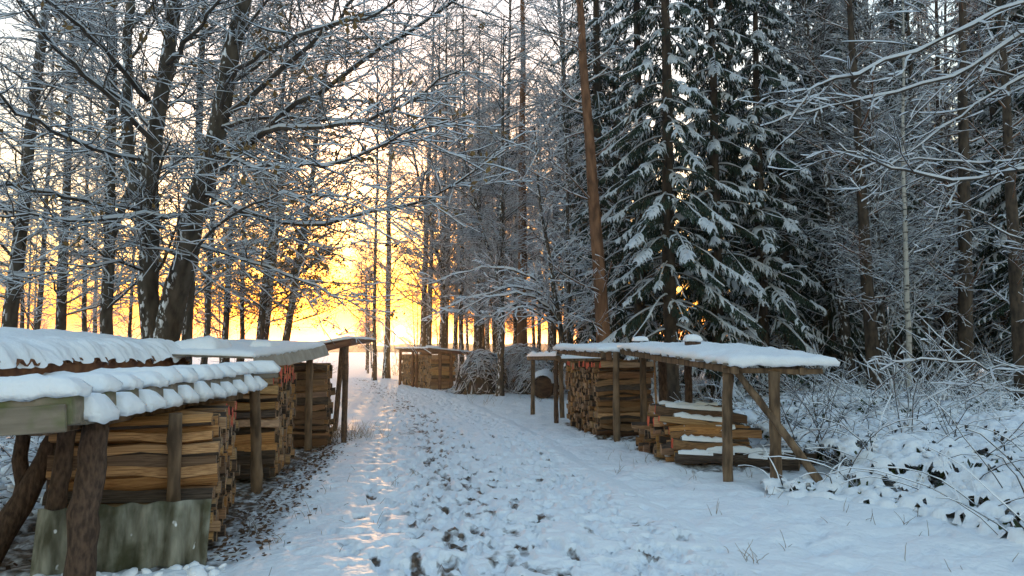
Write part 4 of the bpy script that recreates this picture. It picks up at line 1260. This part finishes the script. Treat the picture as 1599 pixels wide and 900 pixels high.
e = thing('spreading_tree', 'big many-stemmed bare tree spreading snowy limbs above the left stacks', 'tree')
hang(parts, e)

# tree just outside on the right whose snowy limbs reach into the picture
lv = [[], [], [], []]
limb([(1790, 830, 6.3), (1780, 500, 6.3), (1770, 200, 6.3), (1765, -100, 6.3), (1760, -400, 6.3)], 0.15, 0.06, 14)
for pts, r0, r1 in [([(1770, -60, 6.3), (1690, -30, 6.0), (1599, 5, 5.8), (1500, 52, 5.6), (1400, 98, 5.4), (1300, 124, 5.2), (1258, 145, 5.1), (1232, 190, 5.1)], .030, .008),
                    ([(1772, 20, 6.3), (1690, 30, 6.0), (1599, 52, 5.8), (1500, 108, 5.7), (1400, 150, 5.6), (1300, 165, 5.5), (1245, 180, 5.5)], .030, .008),
                    ([(1775, 250, 6.3), (1690, 245, 6.0), (1599, 258, 5.8), (1500, 280, 5.6), (1420, 275, 5.5), (1340, 238, 5.4), (1310, 225, 5.4)], .026, .007),
                    ([(1775, 80, 6.3), (1690, 90, 6.2), (1590, 118, 6.1), (1500, 185, 6.1), (1410, 240, 6.1), (1360, 300, 6.1)], .022, .006),
                    ([(1775, 230, 6.3), (1690, 235, 6.2), (1599, 245, 6.2), (1500, 255, 6.2), (1400, 250, 6.2), (1350, 235, 6.2)], .018, .006),
                    ([(1778, 520, 6.3), (1690, 560, 6.1), (1599, 578, 6.0), (1520, 562, 6.0), (1440, 560, 6.0), (1390, 565, 6.0)], .020, .005),
                    ([(1776, 420, 6.3), (1690, 400, 6.3), (1599, 385, 6.3), (1520, 330, 6.3), (1470, 300, 6.3)], .018, .005),
                    ([(1778, 620, 6.3), (1690, 625, 6.3), (1599, 608, 6.3), (1540, 605, 6.3), (1490, 590, 6.3)], .016, .005),
                    ([(1772, 150, 6.3), (1680, 60, 6.5), (1600, -10, 6.6), (1500, -60, 6.8)], .025, .008)]:
    limb(pts, r0 * 0.75, r1 * 0.7, 16, 1)
RB = dict(depth=3, rmin=0.003, lv={
    1: dict(dens=0.8, start=0.3, len=(1.2, 2.4), ang=(40, 70), rad=0.02, n=7, wander=0.10, trop=0.01, tap=0.4, roll=3.0),
    2: dict(dens=4.6, start=0.2, len=(0.3, 1.0), ang=(25, 55), rad=0.0055, n=6, wander=0.14, trop=-0.005, tap=0.45, roll=0.9),
    3: dict(dens=6.0, start=0.15, len=(0.1, 0.35), ang=(30, 60), rad=0.003, n=4, wander=0.15, trop=0.0, tap=0.3, roll=0.8)})
for q in list(lv[1]): branch_out(rg, q, 2, lv, RB)
for q in list(lv[0]): branch_out(rg, q, 1, lv, RB)
parts = finish_tree(lv, 10, RB, 'overhanging_tree', 'bark', 0, rg, 0.015, 0.003)
e = thing('overhanging_tree', 'tree at the right edge reaching long thickly snowed limbs across the view', 'tree')
hang(parts, e)

# shrub by the right shelter with stems arching to the left
lv = [[], [], [], []]
limb([(885, 575, 18.0), (878, 520, 18.0), (868, 470, 18.0), (855, 400, 18.1), (842, 300, 18.2), (835, 200, 18.2)], 0.08, 0.02, 12)
for pts in [[(872, 490, 18), (840, 452, 17.7), (800, 445, 17.4), (750, 460, 17.1), (700, 480, 16.9), (660, 500, 16.8)],
            [(870, 500, 18), (845, 468, 17.6), (800, 455, 17.2), (745, 470, 16.8), (715, 490, 16.7)],
            [(874, 505, 18), (850, 480, 17.8), (815, 470, 17.6), (770, 488, 17.3), (740, 510, 17.2)],
            [(870, 480, 18), (830, 430, 17.9), (780, 415, 17.7), (720, 425, 17.5), (665, 445, 17.3)],
            [(872, 515, 18), (855, 500, 17.4), (830, 480, 17.0), (800, 482, 16.6), (775, 500, 16.4)]]:
    limb(pts, 0.030, 0.007, 14, 1)
for q in list(lv[1]): branch_out(rg, q, 2, lv, THIN)
for q in list(lv[0]): branch_out(rg, q, 1, lv, THIN)
parts = finish_tree(lv, 8, THIN, 'arching_shrub', 'bark', 0, rg, 0.03, 0.010)
e = thing('arching_shrub', 'shrub with snow-bent stems arching left above the brush pile', 'shrub')
hang(parts, e)

# trees one can tell apart, left to right
for (pt, nm, px, Y, sc, ln, lab) in [
    (T1, 'bare_tree', 6, 12.0, 0.95, 0.05, 'dark trunk at the left edge leaning slightly right'),
    (T4, 'thin_tree', 62, 19, 1.1, 0.0, 'thin snow-dusted trunk second from the left edge'),
    (T1, 'bare_tree', 96, 15.5, 0.90, 0.0, 'slender dark trunk third from the left edge above the rear snow blanket'),
    (T4, 'thin_tree', 132, 20, 1.05, -0.01, 'thin pale trunk between the third dark trunk and the big tree'),
    (T2, 'bare_tree', 176, 13.5, 1.0, -0.03, 'sturdy dark trunk just left of the big spreading tree'),
    (T1, 'bare_tree', 292, 15, 0.9, 0.02, 'trunk close behind the right side of the big spreading tree'),
    (T4, 'thin_tree', 318, 19, 1.2, 0.03, 'thin trunk right behind the leaning stem of the big tree'),
    (T3, 'leafy_tree', 352, 21, 0.9, 0.04, 'slim trunk with a few withered leaves above the sagging roof'),
    (T4, 'thin_tree', 378, 22, 1.1, 0.0, 'very thin trunk above the middle of the sagging roof'),
    (T3, 'leafy_tree', 398, 20, 1.0, 0.06, 'left one of two close trunks above the sagging roof end'),
    (T3, 'leafy_tree', 408, 23, 1.0, 0.08, 'right one of two close trunks above the sagging roof end'),
    (T3, 'leafy_tree', 434, 21, 1.05, 0.12, 'right-leaning leafy trunk at the edge of the yellow sky gap'),
    (T4, 'thin_tree', 586, 34, 1.2, 0.0, 'thin trunk left of the sun beside the bend'),
    (T1, 'bare_tree', 605, 36, 1.1, 0.0, 'thick reddish trunk immediately left of the sun'),
    (T1, 'bare_tree', 659, 33, 1.0, 0.02, 'tall trunk right of the sun above the small wood stack'),
    (T4, 'thin_tree', 669, 32, 1.2, 0.03, 'thin trunk hugging the tall trunk right of the sun'),
    (T2, 'bare_tree', 690, 31, 0.95, 0.01, 'forked trunk above the right end of the small stack'),
    (T4, 'thin_tree', 722, 31, 1.3, 0.0, 'slim trunk above the gap between small stack and brush pile'),
    (T1, 'bare_tree', 749, 31, 0.8, 0.0, 'trunk behind the left hump of the brush pile'),
    (T2, 'twisted_tree', 781, 23.5, 0.95, 0.01, 'rough twisted trunk standing in front of the brush pile'),
    (T5, 'pine', 817, 28, 1.0, 0.0, 'straight reddish pine trunk behind the right hump of the brush pile'),
    (T5, 'pine', 948, 16.5, 0.95, -0.065, 'orange-brown pine trunk leaning left beside the tall spruces'),
    (T4, 'thin_tree', 893, 21, 1.1, -0.02, 'thin trunk between the arching shrub and the leaning pine'),
    (T6, 'pine', 965, 23, 0.8, 0.0, 'dark straight trunk just right of the leaning pine'),
    (S1, 'spruce', 1048, 16.5, 1.0, 0.0, 'tall snow-laden spruce with visible trunk above the right roof'),
    (S1, 'spruce', 1000, 18.5, 0.95, 0.0, 'dark spruce close behind the left side of the tall spruce'),
    (S2, 'spruce', 1118, 17.5, 1.1, 0.0, 'bushy spruce right of the tall spruce above the wide roof'),
    (S2, 'spruce', 1195, 18, 1.05, 0.0, 'shorter dense spruce above the right end of the wide roof'),
    (S1, 'spruce', 1150, 23, 1.15, 0.0, 'dark spruce rising behind the two bushy spruces'),
    (S3, 'spruce', 935, 23, 1.1, 0.0, 'grey-green spruce behind the leaning pine'),
    (T1, 'bare_tree', 1330, 18.5, 1.0, -0.085, 'left-leaning trunk rising through the thicket right of the spruces'),
    (T1, 'bare_tree', 1375, 17.5, 0.95, -0.01, 'upright trunk with a broad base right of the leaning trunk'),
    (T6, 'pine', 1302, 24, 0.9, 0.0, 'mossy straight trunk behind the leaning trunk on the right'),
    (T4b, 'birch', 1412, 15.5, 0.9, 0.03, 'thin pale birch stem in the right-hand thicket'),
    (T6, 'pine', 1440, 20, 0.8, 0.0, 'dark trunk right of the pale birch stem'),
    (T6, 'pine', 1474, 22, 0.9, 0.01, 'dark trunk second right of the pale birch stem'),
    (T6, 'pine', 1594, 13.5, 0.72, 0.0, 'heavy dark trunk at the right edge above the brambles')]:
    put(pt, nm, px, Y, sc * (1.4 if 570 < px < 900 and Y > 27 else 1.0), lab, ln, sxy=sc * (1.1 if 570 < px < 900 and Y > 27 else 1.0))

# the wood behind: many look-alikes, told apart by kind and by the landmark they stand next to
LANDMARKS = [(15, 'the trunk at the left edge'), (96, 'the third trunk'), (176, 'the sturdy dark trunk'), (250, 'the big spreading tree'), (352, 'the slim leafy trunk'), (434, 'the right-leaning leafy trunk'),
             (605, 'the trunk left of the sun'), (659, 'the trunk right of the sun'), (690, 'the forked trunk'), (749, 'the brush pile\'s left hump'), (781, 'the twisted trunk'), (817, 'the straight reddish pine'), (880, 'the arching shrub'),
             (938, 'the leaning pine'), (1048, 'the tall spruce'), (1105, 'the bushy spruce'), (1195, 'the shorter dense spruce'), (1310, 'the left-leaning trunk'), (1375, 'the broad-based trunk'), (1412, 'the pale birch'), (1474, 'the second dark trunk'), (1590, 'the right-edge trunk')]
KINDNAME = {}
USED = {}
def fill(n, xr, yr, protos, kind, group, name, keep, sc=(0.75, 1.2), mind=1.0, seed=0):
    rg = np.random.default_rng(seed); pts = []
    tries = 0
    while len(pts) < n and tries < n * 40:
        tries += 1
        y = rg.uniform(*yr); x = rg.uniform(*xr)
        if not keep(x, y): continue
        if any((x - a) ** 2 + (y - b) ** 2 < mind ** 2 for a, b in pts): continue
        pts.append((x, y))
        pt = protos[rg.integers(len(protos))]
        s_ = rg.uniform(*sc); pxl = 800 + 1164 * x / y
        lm = min(LANDMARKS, key=lambda q: abs(q[0] - pxl))
        depth = ['close', 'well', 'far'][int(np.clip((y - yr[0]) / (yr[1] - yr[0]) * 3, 0, 2))]
        side = 'left' if pxl < lm[0] else 'right'
        label = '%s %s, %s behind and %s of %s' % ('small' if s_ < sc[0] + 0.4 * (sc[1] - sc[0]) else 'tall', KINDNAME.get(id(pt), kind), depth, side, lm[1])
        ln_ = rg.normal(0, 0.03)
        if label in USED:
            label = ('right-leaning ' if ln_ > 0 else 'left-leaning ') + label
        if label in USED:
            label = ('smaller ' if s_ < USED[label] else 'larger ') + label
        USED[label] = s_
        plant(pt, name, (x, y), rg.uniform(0, 6.28), s_, label, 'tree', group, (ln_, rg.normal(0, 0.03)))
KINDNAME.update({id(T1): 'bare snowy tree', id(T2): 'forked snowy tree', id(T3): 'tree with withered leaves', id(T4): 'thin snowy tree', id(T5): 'reddish pine', id(T6): 'dark pine', id(S1): 'snow-laden spruce', id(S2): 'bushy spruce', id(S3): 'dark high-crowned spruce'})
px_of = lambda x, y: 800 + 1164 * x / y
fill(36, (2, 34), (23, 46), [S1, S2, S2], 'dark spruce in the depth of the wood on the right', 'spruces deep in the right-hand wood', 'spruce', lambda x, y: px_of(x, y) > 900 and px_of(x, y) < 1750, (0.8, 1.3), 1.7, 1)
fill(26, (5, 24), (16, 34), [T4, T6, T1, T6, T6], 'slender snowy tree in the thicket on the right', 'trees in the right-hand thicket', 'thicket_tree', lambda x, y: 1215 < px_of(x, y) < 1700, (0.6, 1.1), 0.8, 2)
fill(16, (5, 18), (18, 27), [S3, S3, S1], 'dark spruce', 'spruces in the right-hand thicket', 'spruce', lambda x, y: 1225 < px_of(x, y) < 1680, (0.7, 1.0), 1.2, 12)
fill(34, (-9, 8), (27, 56), [T4, T1, T3, T2, T4], 'snow-laced tree behind the bend of the path', 'trees behind the bend', 'bare_tree', lambda x, y: 665 < px_of(x, y) < 930 and (y > 34 or px_of(x, y) > 860), (1.0, 1.5), 1.3, 3)
fill(7, (-14, -2), (38, 62), [T4, T4, T3], 'small snow-laced tree beyond the bend near the sun', 'trees beyond the bend', 'bare_tree', lambda x, y: 570 < px_of(x, y) < 690 and abs(px_of(x, y) - 622) > 28, (0.6, 0.9), 1.3, 6)
fill(13, (-26, -6), (18, 42), [T4, T1, T4, T4], 'bare snow-dusted tree in the row left of the field', 'trees left of the field', 'bare_tree', lambda x, y: -150 < px_of(x, y) < 440, (0.7, 1.1), 1.3, 4)

# ------------------------------------------------------------------ undergrowth, brambles, weeds, litter
def twig_field(rg, n, sample, hgt, stems=(3, 6), arch=-0.05):
    lv2 = []; lv3 = []
    for i in range(n):
        x, y = sample(rg)
        z = float(gz(x, y)) - 0.03
        for s_ in range(rg.integers(*stems)):
            a = rg.uniform(0, 6.28); el = rg.uniform(0.5, 1.3)
            L = hgt * rg.uniform(0.5, 1.25)
            q = grow_line(rg, (x + rg.normal(0, .06), y + rg.normal(0, .06), z), (math.cos(a) * math.cos(el), math.sin(a) * math.cos(el), math.sin(el)), L, 0.0075, 0.003, 5, 0.12, arch)
            lv2.append(q)
            for k in range(int(L * 4)):
                p, d = interp_poly(q[0], rg.uniform(0.3, 1))
                d = unit(d) + rg.normal(0, 0.55, 3)
                lv3.append(grow_line(rg, p, d, L * rg.uniform(0.15, 0.4), 0.0042, 0.0026, 3, 0.12, -0.01))
    return lv2, lv3
def stuff_twigs(name, label, lv2, lv3, h=0.014, w=0.003, cat='undergrowth'):
    a = tube(lv2, 3); b = tube(lv3, 3); c = snow_strip(lv2, h, w, 3, 0.85); d = snow_strip(lv3, h, w, 3, 0.85)
    v, f = cat_parts([a, b]); v2, f2 = cat_parts([c, d])
    me = mesh_from(name, np.concatenate([v, v2]), np.concatenate([f, f2 + len(v)]), [M['bark_twig'], M['snow_twig']], np.concatenate([np.zeros(len(f)), np.ones(len(f2))]))
    o = link(name, me)
    return tag(o, label, cat, kind='stuff')
def box_sample(x0, x1, y0, y1, keep=None):
    def f(rg):
        while True:
            x, y = rg.uniform(x0, x1), rg.uniform(y0, y1)
            if keep is None or keep(x, y): return x, y
    return f
rg = np.random.default_rng(91)
stuff_twigs('undergrowth', 'snowy scrub and saplings along the far side of the bend', *twig_field(rg, 260, box_sample(-10, 7, 25.5, 44, lambda x, y: abs(x - path_x(y)) > 2.6 and not (560 > px_of(x, y) > 505) and not (-4.7 < x < -1.2 and y < 31)), 1.5))
stuff_twigs('undergrowth', 'snowy thicket of thin stems behind the right shelter and brambles', *twig_field(rg, 160, box_sample(2.6, 15, 9, 24, lambda x, y: px_of(x, y) > 1000 and (x > 3.9 or y > 16)), 1.5))
stuff_twigs('undergrowth', 'snow-covered twigs on the ground behind the left shelters', *twig_field(rg, 200, box_sample(-12, -4.9, 3.5, 17), 0.8))

def bramble_ok(x, y):
    lim = 2.75 + max(0, 8.0 - y) * 0.52 + 0.25 * math.sin(y * 3.1) if y < 8.0 else (3.75 if y < 12.5 else 2.7)
    return x > lim and px_of(x, y) < 1720
iv, if_ = ico(1); iv2, if2 = ico(2)
def blobs(rg, n, sample, size, base, faces, zf):
    C = []; 
    for i in range(n):
        x, y = sample(rg); C.append((x, y, zf(x, y, rg)))
    C = np.array(C)
    s = size * rg.uniform(0.5, 1.4, (n, 1)) * np.stack([rg.uniform(0.8, 1.5, n), rg.uniform(0.8, 1.5, n), rg.uniform(0.5, 0.9, n)], 1)
    a = rg.uniform(0, 6.28, n); ca, sa = np.cos(a), np.sin(a)
    ph = rg.uniform(0, 6.28, (n, 1, 3)); fr_ = rg.uniform(1.5, 3.2, (n, 1, 3))
    lob = np.sin(base[None] * fr_ + ph).sum(-1, keepdims=True)
    v = base[None] * s[:, None] * (1 + 0.17 * lob + 0.04 * rg.normal(0, 1, (n, len(base), 1)))
    tl = rg.normal(0, 0.28, (n, 1, 2))
    v[..., 2] += (v[..., :2] * tl).sum(-1)
    x = v[..., 0] * ca[:, None] - v[..., 1] * sa[:, None]; y = v[..., 0] * sa[:, None] + v[..., 1] * ca[:, None]
    v = np.stack([x, y, v[..., 2]], -1) + C[:, None]
    f = (faces[None] + (np.arange(n) * len(base))[:, None, None]).reshape(-1, 3)
    return v.reshape(-1, 3), f
def bz(x, y):
    g_ = float(gz(x, y))
    edge_ = min(1.0, max(0.0, (x - 2.75 - max(0, 8 - y) * 0.52 - 0.25 * math.sin(y * 3.1)) / 1.1)) if y < 8.0 else 1.0
    return g_ + (0.0 + 0.42 * edge_ * float(fbm(np.array(x * 0.9), np.array(y * 0.9), 81, 2)))
zf = lambda x, y, rg: bz(x, y) - abs(rg.normal(0, 0.09)) + 0.03
def pillows(rg, x0, x1, y0, y1, step, n, rad):
    gx_ = np.arange(x0, x1, step); gy_ = np.arange(y0, y1, step)
    Hh = np.full((len(gy_), len(gx_)), -9.0)
    Xg, Yg = np.meshgrid(gx_, gy_)
    for i in range(n):
        x, y = box_sample(x0, x1, y0, y1, bramble_ok)(rg)
        r = rad * rg.uniform(0.45, 1.5); el = rg.uniform(0.5, 1.0); a = rg.uniform(0, 6.28); ca, sa = math.cos(a), math.sin(a)
        zc = bz(x, y) + min(0.03, rg.normal(-0.05, 0.06))
        j0, j1 = np.searchsorted(gx_, [x - r, x + r]); i0, i1 = np.searchsorted(gy_, [y - r, y + r])
        if j1 <= j0 or i1 <= i0: continue
        dx = Xg[i0:i1, j0:j1] - x; dy = Yg[i0:i1, j0:j1] - y
        q = ((dx * ca + dy * sa) / r) ** 2 + ((-dx * sa + dy * ca) / (r * el)) ** 2
        wob = 0.35 * (vnoise(Xg[i0:i1, j0:j1] * 22, Yg[i0:i1, j0:j1] * 22, i) - 0.5)
        q = q + wob
        hh_ = np.where(q < 1, zc + 0.95 * r * el * np.sqrt(np.clip(1 - q, 0, 1)) - 0.02, -9)
        Hh[i0:i1, j0:j1] = np.maximum(Hh[i0:i1, j0:j1], hh_)
    ok = Hh > -5
    gr = gz(Xg, Yg)
    Z_ = np.where(ok, Hh, gr - 0.02)
    Z_ = Z_ + np.where(ok, 0.018 * (fbm(Xg * 16, Yg * 16, 8, 2) - 0.5), 0)
    Xg = Xg + rg.uniform(-0.3, 0.3, Xg.shape) * step; Yg = Yg + rg.uniform(-0.3, 0.3, Yg.shape) * step
    idx = np.arange(Xg.size).reshape(Xg.shape)
    Fq = np.stack([idx[:-1, :-1].ravel(), idx[:-1, 1:].ravel(), idx[1:, 1:].ravel(), idx[1:, :-1].ravel()], 1)
    cnt = ok.ravel()[Fq].sum(1)
    zq = Z_.ravel()[Fq]; steep = zq.max(1) - zq.min(1)
    Fq = Fq[((cnt == 4) & (steep < 0.09)) | ((cnt >= 1) & (cnt < 4) & (steep < 0.11))]
    return np.stack([Xg, Yg, Z_], -1).reshape(-1, 3), Fq
va, fa = pillows(rg, 2.6, 8.6, 4.8, 11.5, 0.026, 4600, 0.090)
vq, fq = blobs(rg, 700, box_sample(2.7, 9, 5.0, 11.5, bramble_ok), 0.034, iv2, if2, lambda x, y, rg: zf(x, y, rg) + 0.03)
vb, fb = blobs(rg, 2600, box_sample(2.7, 16, 10.5, 22, bramble_ok), 0.10, iv, if_, zf)
# leaves and canes under the snow
LV = []; LF = []; k = 0
for i in range(5000):
    x, y = box_sample(2.6, 10, 5, 15, bramble_ok)(rg)
    c = np.array([x, y, bz(x, y) - abs(rg.normal(0, 0.10)) + 0.03])
    a = unit(rg.normal(0, 1, 3)); b = unit(np.cross(a, rg.normal(0, 1, 3))); s_ = rg.uniform(0.025, 0.055)
    LV += [c - a * s_, c + b * s_ * .6, c + a * s_, c - b * s_ * .6]; LF.append((k, k + 1, k + 2, k + 3)); k += 4
canes = []
for i in range(620):
    x, y = box_sample(2.6, 10, 5, 14, bramble_ok)(rg)
    a = rg.uniform(0, 6.28)
    canes.append(grow_line(rg, (x, y, float(gz(x, y))), (math.cos(a), math.sin(a), rg.uniform(.6, 2)), rg.uniform(0.5, 1.4), 0.006, 0.003, 8, 0.10, -0.16))
vc, fc = tube(canes, 4); vd, fd = snow_strip(canes, 0.012, 0.003, 3, 0.7)
vb, fb = np.concatenate([vb, vq]), np.concatenate([fb, fq + len(vb)])
V = np.concatenate([va, vb, np.array(LV), vc, vd])
o1 = len(va); o2 = o1 + len(vb); o3 = o2 + len(LV); o4 = o3 + len(vc)
Fs = [fa, fb + o1, np.array(LF) + o2, fc + o3, fd + o4]
mi = np.concatenate([np.zeros(len(fa) + len(fb)), np.ones(len(LF)), np.full(len(fc), 2), np.zeros(len(fd))])
o = link('brambles', mesh_from('brambles', V, Fs, [M['snow'], M['bramble'], M['bark_twig']], mi))
tag(o, 'low bramble thicket buried in lumpy snow on the right', 'brambles', kind='stuff')

# snow lumps and brush behind and left of the left shelters
lz = lambda x, y, rg: float(gz(x, y)) + rg.uniform(0.0, 0.16)
va, fa = blobs(rg, 1500, box_sample(-9, -4.0, 4.0, 14), 0.07, iv, if_, lz)
vf, ff = blobs(rg, 60, lambda rg: (lambda t: (-3.05 + 1.15 * t + rg.normal(0, .03), 4.80 + 0.32 * t - abs(rg.normal(0, .07))))(rg.random()), 0.034, iv2, if2, lambda x, y, rg: float(gz(x, y)) + rg.uniform(-0.025, 0.03))
fa = np.concatenate([fa, ff + len(va)]); va = np.concatenate([va, vf])
tw = []
for i in range(500):
    x, y = box_sample(-9, -3.9, 4.0, 12)(rg); a = rg.uniform(0, 6.28)
    tw.append(grow_line(rg, (x, y, float(gz(x, y)) + rg.uniform(0.02, 0.2)), (math.cos(a), math.sin(a), rg.normal(0, .25)), rg.uniform(0.3, 1.0), 0.008, 0.004, 6, 0.12, -0.03))
vc, fc = tube(tw, 4); vd, fd = snow_strip(tw, 0.025, 0.007, 3, 0.85)
V = np.concatenate([va, vc, vd])
o = link('brushwood', mesh_from('brushwood', V, [fa, fc + len(va), fd + len(va) + len(vc)], [M['snow'], M['bark_twig']], np.concatenate([np.zeros(len(fa)), np.ones(len(fc)), np.zeros(len(fd))])))
tag(o, 'snow-covered fallen twigs on the ground at the far left', 'brushwood', kind='stuff')

# withered leaves on the bare soil along the left stacks
LV = []; LF = []; k = 0
for i in range(2300):
    if i % 5 == 0:
        c = np.array([-2.9, 4.2]) + UL * rg.uniform(-1.4, 1.2) + SL * rg.uniform(-1.1, 0.2)
    else:
        c = np.array([-2.1, 5.3]) + UL * rg.uniform(-0.1, 6.8) + SL * (rg.normal(0.10, 0.17))
    z = float(gz(c[0], c[1])) + rg.uniform(0.0, 0.035)
    a = rg.uniform(0, 6.28); t_ = rg.normal(0, 0.35); s_ = rg.uniform(0.012, 0.032)
    A_ = np.array([math.cos(a), math.sin(a), t_ * .6]) * s_; B_ = np.array([-math.sin(a), math.cos(a), t_]) * s_ * 0.6
    p_ = np.array([c[0], c[1], z + 0.012])
    LV += [p_ - A_, p_ + B_, p_ + A_, p_ - B_]; LF.append((k, k + 1, k + 2, k + 3)); k += 4
o = link('leaf_litter', mesh_from('leaf_litter', np.array(LV), np.array(LF), [M['litter']]))
tag(o, 'brown fallen leaves along the foot of the left stacks', 'leaf litter', kind='stuff')

# dry weed stems poking through the snow
st = []
def weeds(n, sample, h):
    for i in range(n):
        x, y = sample(rg)
        for k in range(rg.integers(1, 5)):
            a = rg.uniform(0, 6.28)
            st.append(grow_line(rg, (x + rg.normal(0, .05), y + rg.normal(0, .05), float(gz(x, y)) - 0.03), (math.cos(a) * .5, math.sin(a) * .5, 1), h * rg.uniform(0.4, 1.3), 0.0028, 0.0014, 6, 0.13, -0.06))
weeds(34, box_sample(-2.2, -1.0, 4.2, 9), 0.14)
weeds(30, box_sample(1.6, 3.6, 4.6, 9), 0.14)
weeds(25, box_sample(1.0, 2.4, 8, 13), 0.12)
weeds(90, box_sample(-5, 3, 18, 27, lambda x, y: abs(x - path_x(y)) > 1.6), 0.3)
weeds(120, lambda rg: tuple(np.array([-2.75, 12.3]) + rg.normal(0, 0.28, 2)), 0.3)
v, f = tube(st, 3)
o = link('dry_weeds', mesh_from('dry_weeds', v, f, [M['grass']]))
tag(o, 'dry weed stems and grass poking through the snow beside the path', 'weeds', kind='stuff')
print('TREES built in', round(_t.time() - _t0, 1))
tri = 0
for me in bpy.data.meshes:
    tri += sum(len(p.vertices) - 2 for p in me.polygons) if len(me.polygons) < 2000 else len(me.loops) - 2 * len(me.polygons)
print('TRIS', tri)

# ------------------------------------------------------------------ haze volume added to make the warm glow round the sun
import bmesh
bm = bmesh.new(); bmesh.ops.create_cube(bm, size=1.0)
hz_me = bpy.data.meshes.new('haze'); bm.to_mesh(hz_me); bm.free()
mh = bpy.data.materials.new('haze'); mh.use_nodes = True
mh.node_tree.nodes.clear()
pv = mh.node_tree.nodes.new('ShaderNodeVolumePrincipled')
pv.inputs['Color'].default_value = (0.95, 0.95, 0.96, 1)
pv.inputs['Density'].default_value = 0.0007
pv.inputs['Anisotropy'].default_value = 0.75
om = mh.node_tree.nodes.new('ShaderNodeOutputMaterial')
mh.node_tree.links.new(pv.outputs[0], om.inputs['Volume'])
hz_me.materials.append(mh)
hz = link('haze', hz_me, None, (0, 1500, 11.5), None, (4200, 4600, 25))
tag(hz, 'thin haze added for the warm glow towards the low sun', 'haze', kind='stuff')
